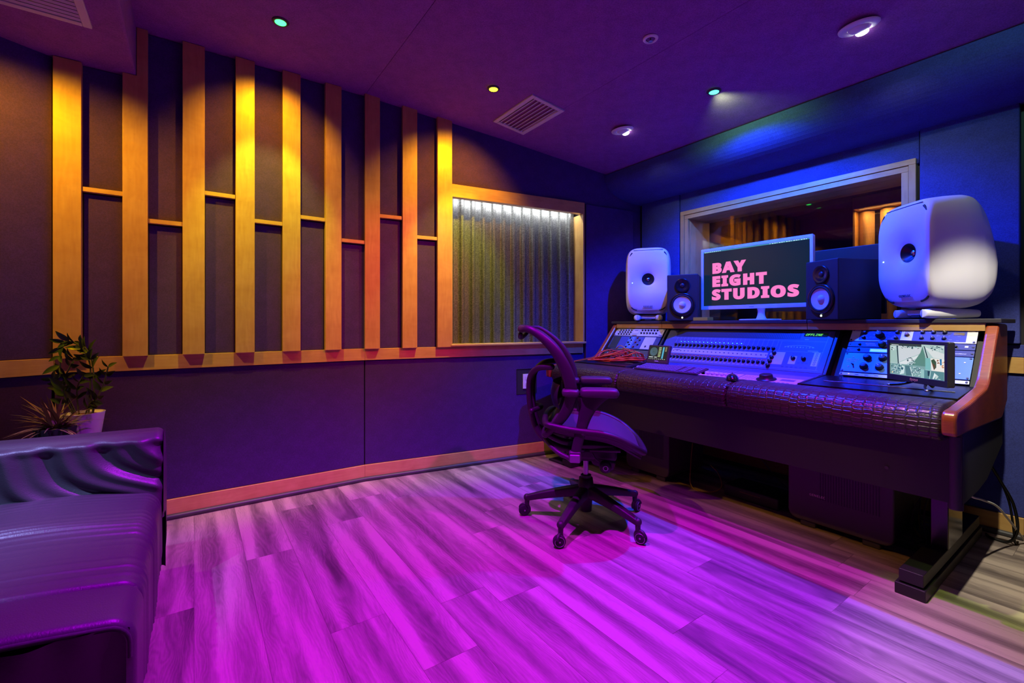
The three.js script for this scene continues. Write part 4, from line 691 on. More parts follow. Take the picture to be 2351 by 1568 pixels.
{ // camera screen on the right deck
  const m = thing('security_monitor', 'small black monitor showing security camera views on the right deck', 'monitor', [-0.592, 0.778, -2.52], -38.7 * Math.PI / 180);
  const w = 0.312, h = 0.18, y0 = 0.022; 
  const back = part('case', new RoundedBoxGeometry(w, h, 0.026, 3, 0.006).translate(0, y0 + h / 2, -0.014), M.bezel, m);
  for (const [a, b, c, d] of [[-w / 2, w / 2, y0 + h - 0.014, y0 + h], [-w / 2, w / 2, y0, y0 + 0.026], [-w / 2, -w / 2 + 0.015, y0 + 0.026, y0 + h - 0.014], [w / 2 - 0.015, w / 2, y0 + 0.026, y0 + h - 0.014]]) part('bezel', bx(a, b, c, d, -0.002, 0.004, 0.0015), M.bezel, m);
  const sw = w - 0.03, sh = h - 0.04;
  part('screen', new THREE.PlaneGeometry(sw, sh), mat(0x050505, 0.2, { emissive: 0xffffff, emissiveIntensity: 0.85, emissiveMap: canvasTex(1024, 512, (g) => {
    let s = 3; const q = (a, b) => { s = (s * 16807) % 2147483647; return a + (b - a) * s / 2147483647; };
    const poly = (c, ...p) => { g.fillStyle = c; g.beginPath(); p.forEach(([x, y], i) => i ? g.lineTo(x, y) : g.moveTo(x, y)); g.fill(); };
    const blobs = (x, y, w_, h_, n, cs) => { for (let i = 0; i < n; i++) { g.fillStyle = cs[i % cs.length]; g.save(); g.translate(x + q(0, w_), y + q(0, h_)); g.rotate(q(-0.6, 0.6)); g.fillRect(0, 0, q(8, 34), q(5, 16)); g.restore(); } };
    g.fillStyle = '#b9d2d0'; g.fillRect(0, 0, 1024, 512);
    poly('#d4dbe0', [180, 40], [640, 60], [600, 140], [190, 300]); poly('#a8c8c0', [0, 120], [160, 100], [170, 320], [0, 320]); poly('#e4eaec', [200, 310], [560, 170], [600, 180], [330, 330], [210, 340]);
    g.fillStyle = '#3a4444'; g.fillRect(0, 0, 620, 38); blobs(150, 30, 400, 40, 22, ['#274a50', '#16343a', '#5a8a90']); poly('#1c3034', [136, 40], [160, 40], [184, 330], [164, 330]); blobs(20, 40, 60, 70, 8, ['#e8eeee', '#1f3a40']);
    poly('#5f8f80', [640, 30], [600, 130], [420, 360], [690, 360], [690, 180]); blobs(340, 220, 140, 110, 26, ['#1d3a3e', '#365c5e', '#c8dcdc']);
    poly('#dfe6e6', [690, 40], [1010, 120], [1010, 200], [830, 190], [700, 60]); blobs(780, 20, 220, 60, 26, ['#1d3a44', '#3c6a70', '#d8e8e8']); poly('#163038', [660, 20], [680, 30], [740, 200], [720, 200]);
    poly('#7fc0bc', [690, 200], [800, 200], [780, 380], [690, 380]); poly('#f4efe6', [780, 200], [1020, 200], [1020, 390], [800, 390]); poly('#3d5a3a', [790, 230], [840, 205], [880, 250], [880, 330], [840, 370]); poly('#6a4a20', [800, 260], [860, 300], [850, 370]); blobs(890, 200, 60, 60, 10, ['#7a3a20', '#a86a40']); poly('#2878b0', [940, 200], [970, 200], [970, 290], [945, 290]); blobs(960, 220, 50, 110, 12, ['#c87838', '#e8b890']);
    g.fillStyle = '#7fa8a4'; g.fillRect(0, 332, 690, 180); blobs(10, 335, 240, 150, 70, ['#dff0ee', '#1f4a50', '#4f8488', '#b8d8d8']); poly('#d6ece8', [250, 350], [300, 370], [290, 480], [200, 505], [240, 420]); poly('#2f5f64', [240, 380], [280, 390], [260, 430], [230, 415]);
    poly('#4f7a78', [310, 350], [420, 350], [440, 500], [330, 505]); poly('#d0e4e0', [400, 360], [420, 360], [470, 510], [450, 510]); blobs(440, 360, 170, 130, 60, ['#e4f2f0', '#2f5558', '#9fc4c0']);
    g.fillStyle = '#9ccac4'; g.fillRect(610, 380, 60, 132); g.fillStyle = '#5d8f90'; g.fillRect(670, 385, 340, 127); poly('#1d3c40', [730, 395], [770, 395], [760, 470], [735, 470]); poly('#c8e4e0', [780, 390], [790, 390], [770, 510], [758, 510]); poly('#e8f4f2', [850, 410], [880, 440], [840, 505], [815, 505]); poly('#c8dcd8', [880, 430], [920, 460], [880, 505], [860, 500]);
    g.fillStyle = '#f4f8f8'; g.fillRect(30, 22, 150, 8); g.fillRect(960, 26, 50, 6); g.fillRect(910, 495, 40, 6); g.fillStyle = '#f0d8a0'; g.beginPath(); g.arc(50, 480, 14, 0, 7); g.fill();
  }) }), m, [0, y0 + 0.026 + sh / 2, 0.0008]);
  const lt = part('lettering', text('Eyoyo', 0.0105, 0.0006), mat(0xe89880, 0.5), m, [-0.005, y0 + 0.0125, 0.0042]); lt.userData.label = 'pale orange maker lettering';
  for (const sx of [-1, 1]) { part('foot', tb([[sx * 0.03, 0.028, -0.02], [sx * 0.06, 0.012, 0.01], [sx * 0.095, 0.004, 0.035]], 0.006, 14, 8), M.blackGloss, m); part('foot_tip', new THREE.SphereGeometry(0.008, 12, 8).scale(1, 0.7, 1), M.chrome, m, [sx * 0.1, 0.0035, 0.036]); }
  part('rear_leg', tb([[0, 0.06, -0.03], [0, 0.02, -0.055], [0, 0.006, -0.07]], 0.007, 12, 8), M.black, m);
}
// subwoofers under the desk
function sub(label, pos, w, h, d) {
  const s = thing('subwoofer', label, 'subwoofer', pos, 0, 'subwoofers under the desk');
  const sh = roundPoly([[-w / 2, 0.03], [w / 2, 0.03], [w / 2, h], [-w / 2, h]], 0.05);
  part('cabinet', ext(sh, d, 0.008).translate(0, 0, -d), mat(new THREE.Color().setRGB(0.06, 0.05, 0.045), 0.5), s);
  for (let i = 0; i < 22; i++) part('grille_slot', new THREE.BoxGeometry(0.0032, h * 0.52, 0.003), M.black, s, [-w * 0.16 + i * w * 0.0255, h * 0.66, 0.0005]);
  for (const sx of [-1, 1]) part('foot', new RoundedBoxGeometry(0.07, 0.03, 0.08, 2, 0.006).translate(0, 0.015, 0), M.graphite, s, [sx * w * 0.3, 0, -0.05]);
  for (const sx of [-1, 1]) part('foot', new RoundedBoxGeometry(0.07, 0.03, 0.08, 2, 0.006).translate(0, 0.015, 0), M.graphite, s, [sx * w * 0.3, 0, -d + 0.06]);
  part('lettering', text('GENELEC', 0.012, 0.0012), mat(0xd8c8b8, 0.5), s, [-w * 0.19, h * 0.44, 0.0015]);
}
sub('dark subwoofer with vertical slots standing beside the right desk leg', [-0.91, 0, -2.6], 0.45, 0.40, 0.40);
sub('dark subwoofer with vertical slots standing behind the office chair', [-2.03, 0, -2.56], 0.36, 0.37, 0.40);

// ================================================================ THE CHAIR
{
  const c = thing('office_chair', 'dark mesh office chair with armrests on a five-star wheeled base', 'chair', [-1.752, 0, -1.712], 46.3 * Math.PI / 180);
  const fr = mat(new THREE.Color().setRGB(0.022, 0.02, 0.022), 0.5), pad = mat(new THREE.Color().setRGB(0.045, 0.04, 0.045), 0.5);
  const netB = dataTex(64, 64, (x, y) => { const k = (x % 8 < 2 || y % 4 < 1) ? 255 : 90; return [k, k, k]; }, false); netB.repeat.set(14, 14);
  const net = mat(new THREE.Color().setRGB(0.06, 0.055, 0.065), 0.6, { bumpMap: netB, bumpScale: 0.0008, side: THREE.DoubleSide });
  // base: five arms with twin-wheel casters
  part('base_hub', lathe([[0, 0.06], [0.03, 0.06], [0.034, 0.12], [0.045, 0.13], [0.05, 0.165], [0.04, 0.2], [0.036, 0.235], [0, 0.235]], 28), M.black, c);
  for (let i = 0; i < 5; i++) {
    const a = (66 + 72 * i) * Math.PI / 180, wa = -a - 46.3 * Math.PI / 180 + 0; // angles measured on the floor plan
    const th = -(66 + 72 * i) * Math.PI / 180 - 46.3 * Math.PI / 180;
    const leg = part('base_leg', surf((u, v) => { const t = v, r = 0.03 + t * 0.29, w = 0.028 - 0.011 * t, h = 0.03 - 0.014 * t, y = 0.165 - 0.045 * t - 0.02 * t * t, q = u * Math.PI * 2, cc = Math.cos(q), ss = Math.sin(q); return [r, y + h * Math.sign(ss) * Math.pow(Math.abs(ss), 0.5), w * Math.sign(cc) * Math.pow(Math.abs(cc), 0.5)]; }, 20, 10), fr, c); leg.rotation.y = th;
    part('leg_end', join([new THREE.SphereGeometry(0.019, 16, 12).translate(0.32, 0.102, 0), cy(0.012, 0.014, 0.045, [0.32, 0.082, 0], 14)]), fr, leg);
    const wl = part('caster_wheel', lathe([[0, -0.012], [0.024, -0.012], [0.03, -0.008], [0.031, 0], [0.03, 0.008], [0.024, 0.012], [0, 0.012]], 28).rotateX(Math.PI / 2), M.rubber, leg, [0.335, 0.031, 0.0]);
    const trail = [2.2, 0.4, 0.9, 0.5, 0.3][i]; wl.rotation.y = trail;
    part('caster_hood', new THREE.TorusGeometry(0.026, 0.009, 8, 18, Math.PI * 1.1).rotateZ(0.2).translate(0.333, 0.036, 0), fr, leg);
    part('caster_ring', new THREE.TorusGeometry(0.0225, 0.0016, 6, 26), M.alu, leg, [0.335, 0.031, 0]).rotation.y = trail; leg.children[leg.children.length - 1].translateZ(0.0125);
    part('caster_axle', cy(0.0045, 0.0045, 0.03, [0, 0, 0], 10, 'z'), M.alu, leg, [0.335, 0.031, 0]).rotation.y = trail;
  }
  part('gas_lift', cy(0.014, 0.014, 0.13, [0, 0.29, 0], 18), M.alu, c);
  part('lift_collar', cy(0.03, 0.028, 0.05, [0, 0.225, 0], 20), M.black, c);
  // tilt mechanism
  part('tilt_housing', join([new RoundedBoxGeometry(0.26, 0.08, 0.14, 3, 0.03).translate(0.03, 0.375, 0), new RoundedBoxGeometry(0.12, 0.06, 0.1, 3, 0.02).rotateZ(-0.3).translate(0.09, 0.335, 0.02)]), fr, c);
  part('tilt_plate', new RoundedBoxGeometry(0.2, 0.022, 0.2, 2, 0.006).translate(0.04, 0.424, 0), M.graphite, c);
  part('tension_rod', tb([[0.02, 0.405, 0.09], [0.1, 0.41, 0.11], [0.17, 0.415, 0.12]], 0.009, 12, 10), M.graphite, c);
  part('tension_knob', lathe([[0, 0], [0.022, 0], [0.03, 0.012], [0.03, 0.04], [0.02, 0.05], [0, 0.05]], 24).rotateX(Math.PI / 2), fr, c, [0.095, 0.335, 0.1]);
  part('knob_cap', new THREE.TorusGeometry(0.011, 0.003, 8, 18), M.alu, c, [0.095, 0.335, 0.152]);
  part('control_cable', tb([[0.03, 0.4, 0.11], [0.05, 0.37, 0.13], [0.08, 0.35, 0.12]], 0.003, 12, 6), M.graphite, c);
  // seat: curved mesh pan in a rim
  const sx = (t) => -0.19 + 0.47 * t, sy = (t) => 0.525 + 0.02 * Math.pow(1 - t, 3) - 0.105 * Math.pow(Math.max(0, t - 0.45) / 0.55, 2.2), hw = (t) => 0.17 + 0.09 * Math.pow(Math.sin(Math.PI * Math.min(1, 0.16 + t * 0.7)), 0.8) - 0.07 * Math.pow(Math.max(0, t - 0.85) / 0.15, 2);
  const rim = (t, s, dy = 0) => [sx(t), sy(t) + 0.012 * s * s * (1 - t) + dy, s * hw(t)];
  part('seat_mesh', surf((u, v) => { const s = (u - 0.5) * 2, p = rim(v, s); return [p[0], p[1] - 0.02 * (1 - s * s) + 0.006, p[2], p[2], p[0]]; }, 24, 30), net, c);
  const loop = []; for (let i = 0; i <= 14; i++) loop.push(rim(i / 14, 1)); for (let i = 14; i >= 0; i--) loop.push(rim(i / 14, -1));
  part('seat_frame', tb(loop, 0.016, 120, 10, true), fr, c);
  part('seat_underside', surf((u, v) => { const s = (u - 0.5) * 1.9, p = rim(0.03 + v * 0.94, s); return [p[0], p[1] - 0.035 - 0.012 * (1 - s * s), p[2]]; }, 14, 16), mat(new THREE.Color().setRGB(0.03, 0.028, 0.03), 0.6, { side: THREE.DoubleSide }), c);
  part('seat_skirt', surf((u, v) => { const k = u * (loop.length - 1), i = Math.min(loop.length - 2, Math.floor(k)), t = k - i, a = loop[i], b = loop[i + 1], q = (n) => a[n] + (b[n] - a[n]) * t; return [q(0) * (1 - 0.05 * v), q(1) - 0.04 * v, q(2) * (1 - 0.06 * v)]; }, 56, 2), mat(new THREE.Color().setRGB(0.032, 0.03, 0.033), 0.5, { side: THREE.DoubleSide }), c);
  // back: S-shaped mesh in a frame
  const bc = new THREE.CatmullRomCurve3([[-0.20, 0.50, 0], [-0.165, 0.57, 0], [-0.125, 0.665, 0], [-0.125, 0.75, 0], [-0.165, 0.86, 0], [-0.225, 0.95, 0], [-0.29, 1.015, 0], [-0.33, 1.03, 0]].map((p) => V(...p)), false, 'centripetal');
  const bw = (t) => 0.15 + 0.11 * Math.pow(Math.sin(Math.PI * Math.min(1, 0.1 + t * 0.72)), 0.8) - 0.05 * Math.pow(Math.max(0, t - 0.8) / 0.2, 2);
  const bp = (t, s) => { const p = bc.getPoint(t), q = bc.getTangent(t); const dn = 0.05 * s * s * Math.sin(Math.PI * Math.min(1, t * 1.05)); return [p.x + dn * q.y, p.y - dn * q.x, s * bw(t)]; };
  part('back_mesh', surf((u, v) => { const s = (u - 0.5) * 2, p = bp(v, s); return [...p, p[2], p[1]]; }, 24, 36), net, c);
  const bl = []; for (let i = 0; i <= 18; i++) bl.push(bp(i / 18, 1)); for (let i = 18; i >= 0; i--) bl.push(bp(i / 18, -1));
  {
    const loopC = new THREE.CatmullRomCurve3(bl.map((p) => V(...p)), true, 'centripetal'), yTop = 1.03, yLow = 0.5;
    part('back_frame', surf((u, v) => { const p = loopC.getPointAt(v % 1), T = loopC.getTangentAt(v % 1), t = Math.max(0, Math.min(1, (p.y - yLow) / (yTop - yLow))), q = bc.getTangent(t), N = V(q.y, -q.x, 0).normalize(), B = V(0, 0, 0).crossVectors(T, N).normalize(), a = u * Math.PI * 2, wN = 0.03 * (0.6 + 0.4 * Math.sin(Math.PI * t)); return [p.x + N.x * wN * Math.cos(a) + B.x * 0.014 * Math.sin(a), p.y + N.y * wN * Math.cos(a) + B.y * 0.014 * Math.sin(a), p.z + B.z * 0.014 * Math.sin(a)]; }, 14, 160), fr, c);
  }
  part('top_lip', tbc([[-0.335, 1.0, -0.13], [-0.345, 0.985, -0.07], [-0.348, 0.98, 0], [-0.345, 0.985, 0.07], [-0.335, 1.0, 0.13]], 0.012, 20, 8), fr, c);
  for (const s of [-1, 1]) part('back_spine', tbc([[-0.17, 0.84, s * 0.2], [-0.24, 0.83, s * 0.16], [-0.285, 0.78, s * 0.11], [-0.295, 0.68, s * 0.08], [-0.28, 0.56, s * 0.06], [-0.24, 0.47, s * 0.06], [-0.14, 0.41, s * 0.07], [-0.02, 0.4, s * 0.07]], 0.016, 48, 10), fr, c);
  part('lumbar_pad', surf((u, v) => { const s = (u - 0.5) * 2; return [-0.175 - 0.012 * Math.sin(v * Math.PI) + 0.045 * s * s, 0.63 + v * 0.12, s * 0.19]; }, 20, 8), mat(new THREE.Color().setRGB(0.02, 0.02, 0.022), 0.3, { side: THREE.DoubleSide }), c);
  part('spine_bridge', tbc([[-0.28, 0.6, -0.1], [-0.24, 0.605, 0], [-0.28, 0.6, 0.1]], 0.014, 20, 8), fr, c);
  // arms
  for (const s of [-1, 1]) {
    const z = s * 0.245;
    const padG = (x0, x1, hh) => rings(subdivide([[0.001, 0.004, 2.5, x0, 0], [0.035, hh * 0.8, 3, x0 + 0.006, 0], [0.044, hh, 3.2, x0 + 0.03, 0], [0.044, hh, 3.2, x1 - 0.045, 0], [0.036, hh * 0.85, 3, x1 - 0.012, -0.002], [0.001, 0.004, 2.5, x1, -0.004]], 36), 28).rotateY(Math.PI / 2);
    part('armrest_rear', padG(-0.118, -0.03, 0.02).translate(0, 0.722, z), pad, c);
    part('armrest_pad', padG(-0.032, 0.155, 0.023).translate(0, 0.724, z), pad, c);
    part('arm_post', surf((u, v) => { const t = v, q = u * Math.PI * 2, cc = Math.cos(q), ss = Math.sin(q), x = -0.05 + 0.06 * t + 0.02 * t * t * t, y = 0.44 + t * 0.262, w = 0.024 + 0.006 * t + 0.05 * Math.pow(t, 5); return [x + w * Math.sign(cc) * Math.pow(Math.abs(cc), 0.7), y, z + 0.017 * Math.sign(ss) * Math.pow(Math.abs(ss), 0.7)]; }, 24, 16), fr, c);
    part('arm_pivot', lathe([[0, 0], [0.012, 0], [0.011, 0.008], [0, 0.011]], 18).rotateX(s * Math.PI / 2).translate(-0.015, 0.53, z + s * 0.017), pad, c);
    const yk = part('arm_yoke', join([new RoundedBoxGeometry(0.06, 0.055, 0.04, 3, 0.012).translate(-0.055, 0.415, z), tb([[-0.055, 0.405, z], [-0.08, 0.385, s * 0.16], [-0.06, 0.38, s * 0.06]], 0.02, 20, 10), tb([[-0.075, 0.4, z], [-0.14, 0.425, s * 0.22], [-0.2, 0.46, s * 0.14], [-0.21, 0.47, s * 0.06]], 0.012, 24, 8)]), M.graphite, c);
    part('yoke_cap', new RoundedBoxGeometry(0.05, 0.04, 0.012, 2, 0.006).translate(-0.055, 0.408, z + s * 0.02), mat(0x8a8a90, 0.4, { metalness: 0.4 }), c);
  }
}

// ================================================================ SOFA, PLANTS
{
  const s = thing('leather_sofa', 'black leather sofa with a creased seat and ruched arm', 'sofa', [-1.9, 0, 0.55]);
  const P = (n, g, m = M.leather) => pw(n, g, m, s);
  const X0 = -2.36, X1 = -1.31, Z0 = 0.105, Z1 = 0.95;
  // seat with creases running front to back; rolls over the front edge
  const crease = (x, z) => { const k = (x + 2.3) / 0.8, env = Math.max(0, Math.min(1, k * 3)) * Math.max(0, Math.min(1, (1.02 - k) * 6)); const w = 0.004 * Math.sin(z * 9 + 1) + 0.012 * z; let h = 0; for (let i = 0; i < 21; i++) { const c = -2.2 + i * 0.034 + 0.007 * Math.sin(i * 7.3), d = (x - c - w) / (0.0072 + 0.003 * Math.sin(i * 3.1)); h += (0.5 + 0.5 * Math.sin(i * 5.7 + 1)) * Math.exp(-d * d) * (0.75 + 0.25 * Math.sin(z * 12 + i)); } return 0.0085 * h * env; };
  const seatProf = (v) => { const Lf = 0.22, R = 0.055, arc = R * Math.PI / 2, Lt = 0.62, tot = Lf + arc + Lt, d = v * tot; if (d < Lf) return [0.40 - R - Lf + d, Z0, 0, -1]; if (d < Lf + arc) { const a = (d - Lf) / R; return [0.40 - R + R * Math.sin(a), Z0 + R - R * Math.cos(a), Math.sin(a), -Math.cos(a)]; } return [0.40 + 0.03 * Math.sin(Math.min(1, (d - Lf - arc) / 0.62) * Math.PI) - 0, Z0 + R + (d - Lf - arc), 1, 0]; };
  const seat = (x0, x1, cr, nu, r) => surf((u, v) => { const x = x0 + u * (x1 - x0), p = seatProf(v), e = Math.min(1, Math.min(x - x0, x1 - x) / r + 0.02), dome = -r * (1 - Math.sqrt(Math.max(0, e * (2 - e)))) + cr * crease(x, p[1]); return [x, p[0] + p[2] * dome + 0.02 * p[2] * Math.sin(u * Math.PI) * (cr ? 1 : 0.3), p[1] - p[3] * 0 + p[3] * dome, x, p[0] + p[1]]; }, nu, 70);
  P('seat_cushion', seat(X0 + 0.0, -1.495, 1, 360, 0.03));
  P('end_cushion', seat(-1.503, X1, 0, 40, 0.022));
  const sideLine = []; for (let i = 0; i <= 30; i++) { const p = seatProf(0.2 + i / 30 * 0.8); sideLine.push([X1 - 0.004, p[0] - 0.012 * p[2] , p[1] - 0.012 * p[3]]); }
  P('seam_piping', tb(sideLine, 0.0045, 60, 8));
  // puckered side face at the near end
  P('side_face', surf((u, v) => { const z = Z0 + 0.012 + u * 0.66, y = 0.06 + v * 0.335, pk = 0.006 * Math.sin(u * 46 + 3 * v) * Math.pow(v, 3) + 0.005 * Math.sin(u * 9 + v * 6); return [X1 - 0.006 + pk, Math.min(y, seatProf(1)[0] - 0.01 + 0 * z) - (z < Z0 + 0.05 ? (0.05 - (z - Z0)) * 0.4 * v : 0), z, z, y]; }, 60, 24).toNonIndexed(), M.leather);
  P('base', bx(X0, X1 - 0.012, 0.05, 0.38, Z0 + 0.012, Z1, 0.01, 2));
  // arm at the wall end, cloth gathered below its rounded top
  const armP = (v) => { const R = 0.045, w = 0.15, top = 0.635; if (v < 0.4) return [X0 + w - 0.0, 0.3 + (top - R - 0.3) * v / 0.4, 1, 0]; if (v < 0.5) { const a = (v - 0.4) / 0.1 * Math.PI / 2; return [X0 + w - R + R * Math.cos(a), top - R + R * Math.sin(a), Math.cos(a), Math.sin(a)]; } if (v < 0.7) return [X0 + w - R - (w - 2 * R) * (v - 0.5) / 0.2, top, 0, 1]; if (v < 0.8) { const a = (v - 0.7) / 0.1 * Math.PI / 2; return [X0 + R - R * Math.sin(a), top - R + R * Math.cos(a), -Math.sin(a), Math.cos(a)]; } return [X0, top - R - (top - R - 0.06) * (v - 0.8) / 0.2, -1, 0]; };
  P('arm', surf((u, v) => { const z = Z0 - 0.01 + u * 0.85, p = armP(v), e = Math.min(1, u * 0.85 / 0.03 + 0.02), rd = -0.03 * (1 - Math.sqrt(Math.max(0, e * (2 - e)))); const b = Math.max(0, Math.min(1, (v - 0.08) / 0.1)) * Math.max(0, Math.min(1, (0.44 - v) / 0.05)), sl = z * 30 - v * 22 + 1.5 * Math.sin(v * 11 + z * 5); const ruck = b * (0.011 * Math.sin(sl) + 0.006 * Math.sin(sl * 2.3 + 1)); const crest = 0.008 * Math.exp(-Math.pow((v - 0.42) / 0.018, 2)); const h = rd + ruck + crest; return [p[0] - 0.085 * 1 + 0.085 - (z - Z0) * 0.12 + p[2] * h, p[1] + p[3] * h, z, z, v * 0.8]; }, 170, 130));
  P('arm_front', surf((u, v) => { const a = armP(0.02 + u * 0.96), k = 0.98 * (1 - v); const cx = X0 + 0.075, cyy = 0.34; return [cx + (a[0] - cx) * k, cyy + (a[1] - cyy) * k, Z0 - 0.008 - 0.006 * Math.sin(k * Math.PI)]; }, 60, 6), phys(M.leather.color, 0.42, { side: THREE.DoubleSide }));
  P('arm_base', bx(X0 - 0.08, X0 + 0.12, 0.05, 0.36, Z0 + 0.012, Z1, 0.01, 2));
  P('backrest', bx(X0 - 0.1, X1, 0.3, 0.8, Z1 - 0.16, Z1 + 0.02, 0.05, 4));
  for (const [x, z] of [[X0 + 0.06, Z0 + 0.1], [X1 - 0.08, Z0 + 0.1], [X0 + 0.06, Z1 - 0.1], [X1 - 0.08, Z1 - 0.1]]) P('sofa_foot', cy(0.025, 0.022, 0.06, [x, 0.03, z], 14), M.black);
}
{
  const t = thing('side_table', 'low black side table between the sofa arm and the wall, carrying the plants', 'table', [-2.80, 0, 0.46]);
  part('table_top', new RoundedBoxGeometry(0.36, 0.03, 0.34, 2, 0.005).translate(0, 0.485, 0), M.blackPanel, t);
  for (const x of [-0.15, 0.15]) for (const z of [-0.14, 0.14]) part('leg', new RoundedBoxGeometry(0.03, 0.47, 0.03, 1, 0.003).translate(x, 0.235, z), M.blackPanel, t);
  // tall plant with glossy leaflets along arching stems
  const z = thing('potted_zz_plant', 'tall plant with glossy dark leaflets in a white tapered pot', 'plant', [-2.895, 0.5, 0.42]); z.scale.setScalar(0.88);
  part('pot', lathe([[0, 0.002], [0.058, 0.002], [0.062, 0.006], [0.082, 0.152], [0.084, 0.157], [0.079, 0.158], [0.075, 0.14], [0, 0.138]], 40), M.white, z);
  part('soil', lathe([[0, 0.146], [0.05, 0.147], [0.076, 0.141]], 24), mat(0x6a3038, 0.9), z);
  const leafMat = [phys(new THREE.Color().setRGB(0.05, 0.10, 0.02), 0.35), phys(new THREE.Color().setRGB(0.10, 0.16, 0.03), 0.4), phys(new THREE.Color().setRGB(0.035, 0.06, 0.02), 0.35), phys(new THREE.Color().setRGB(0.05, 0.05, 0.035), 0.4)];
  const leafG = (L, w) => surf((u, v) => { const t2 = v, ww = w * Math.pow(Math.sin(Math.PI * Math.pow(t2, 0.75)), 0.9) + 0.0004, s = (u - 0.5) * 2; return [s * ww, 0.12 * L * Math.sin(t2 * 2.4) + 0.25 * ww * s * s, t2 * L]; }, 4, 8);
  const LG = [leafG(0.08, 0.0145), leafG(0.09, 0.0155), leafG(0.066, 0.0125)];
  leafMat.forEach((m) => { m.side = THREE.DoubleSide; });
  const stemMat = mat(new THREE.Color().setRGB(0.09, 0.11, 0.03), 0.5);
  const up = V(0, 1, 0), dir = V(0, 0, 0);
  // image plane directions at the plant: right of the photograph, towards the camera
  const R = V(0.5746, 0, -0.8184), D = V(0.8184, 0, 0.5746);
  const stems = [ // [points (right, up, near)], leaf pairs, from, size, tone
    { p: [[0.02, 0.14, 0], [0.03, 0.3, 0], [0.02, 0.44, 0.0], [-0.035, 0.53, 0.02], [-0.075, 0.535, 0.03], [-0.09, 0.46, 0.04], [-0.09, 0.36, 0.04]], n: 9, f: 0.34, m: 0 },
    { p: [[0.04, 0.14, 0], [0.05, 0.25, 0], [0.045, 0.38, 0.0], [0.025, 0.47, 0], [-0.02, 0.53, 0.0]], n: 6, f: 0.42, m: 1 },
    { p: [[-0.04, 0.14, 0.02], [-0.075, 0.24, 0.03], [-0.08, 0.33, 0.03], [-0.04, 0.42, 0.03], [-0.01, 0.45, 0.05]], n: 5, f: 0.4, m: 2 },
    { p: [[0.05, 0.14, 0.01], [0.07, 0.22, 0.01], [0.1, 0.3, 0.0], [0.125, 0.4, 0]], n: 5, f: 0.4, m: 1 },
    { p: [[-0.03, 0.14, 0.01], [-0.08, 0.22, 0.0], [-0.12, 0.29, 0.0], [-0.16, 0.34, 0.01]], n: 4, f: 0.45, m: 3 },
    { p: [[0, 0.14, 0.03], [0.0, 0.22, 0.04], [0.02, 0.3, 0.06], [0.06, 0.36, 0.07]], n: 4, f: 0.4, m: 2 },
    { p: [[-0.02, 0.14, 0.03], [-0.03, 0.2, 0.05], [-0.04, 0.27, 0.07], [-0.03, 0.32, 0.09]], n: 4, f: 0.4, m: 0 },
    { p: [[0.03, 0.14, 0.03], [0.06, 0.18, 0.05], [0.09, 0.22, 0.06], [0.11, 0.23, 0.06]], n: 4, f: 0.4, m: 2 },
  ];
  for (const st of stems) {
    const pts = st.p.map(([a, b, q]) => V(0, 0, 0).addScaledVector(R, a).addScaledVector(D, q).add(V(0, b, 0)));
    const cv = new THREE.CatmullRomCurve3(pts, false, 'centripetal');
    const stem = part('stem', new THREE.TubeGeometry(cv, 30, 0.0038, 7), stemMat, z);
    for (let i = 0; i < st.n; i++) for (const sd of [-1, 1]) {
      const t2 = st.f + (1 - st.f) * i / (st.n - 1), p = cv.getPoint(Math.min(0.995, t2)), tg = cv.getTangent(Math.min(0.995, t2));
      const out = V(0, 0, 0).crossVectors(tg, D).multiplyScalar(sd).addScaledVector(tg, 0.75).addScaledVector(D, rr(-0.35, 0.6)).normalize();
      const lf = part('leaf', LG[i % 3], leafMat[(st.m + (rnd() < 0.3 ? 1 : 0)) % 4], stem); lf.position.copy(p); lf.lookAt(0, 0, 0); lf.quaternion.setFromRotationMatrix(new THREE.Matrix4().lookAt(out, V(0, 0, 0), D)); lf.rotateZ(rr(-0.5, 0.5)); const k = 0.7 + 0.3 * rnd(); lf.scale.setScalar(i === st.n - 1 ? k * 0.8 : k);
    }
  }
  // low spiky plant
  const g = thing('spiky_plant', 'low bushy plant with narrow pinkish blades next to the white pot', 'plant', [-2.745, 0.5, 0.492]); g.scale.setScalar(1.15);
  part('pot', lathe([[0, 0.002], [0.05, 0.002], [0.06, 0.09], [0.055, 0.092], [0.05, 0.08], [0, 0.08]], 28), M.blackPanel, g);
  const blade = surf((u, v) => { const ww = 0.0055 * (1 - v * v) + 0.0003, s = (u - 0.5) * 2; return [s * ww, 0.05 * v * v * -1, v * 0.15, u, v]; }, 2, 6);
  const bm = [mat(new THREE.Color().setRGB(0.30, 0.17, 0.12), 0.6, { side: THREE.DoubleSide }), mat(new THREE.Color().setRGB(0.24, 0.2, 0.08), 0.6, { side: THREE.DoubleSide }), mat(new THREE.Color().setRGB(0.16, 0.07, 0.05), 0.6, { side: THREE.DoubleSide })];
  for (let i = 0; i < 95; i++) { const a = rr(0, Math.PI * 2), e = rr(0.12, 1.35), b = part('blade', blade, bm[i % 3], g, [rr(-0.02, 0.02), 0.085, rr(-0.02, 0.02)]); b.rotation.set(-e, a, 0, 'YXZ'); b.scale.setScalar(rr(0.65, 1.05)); }
}
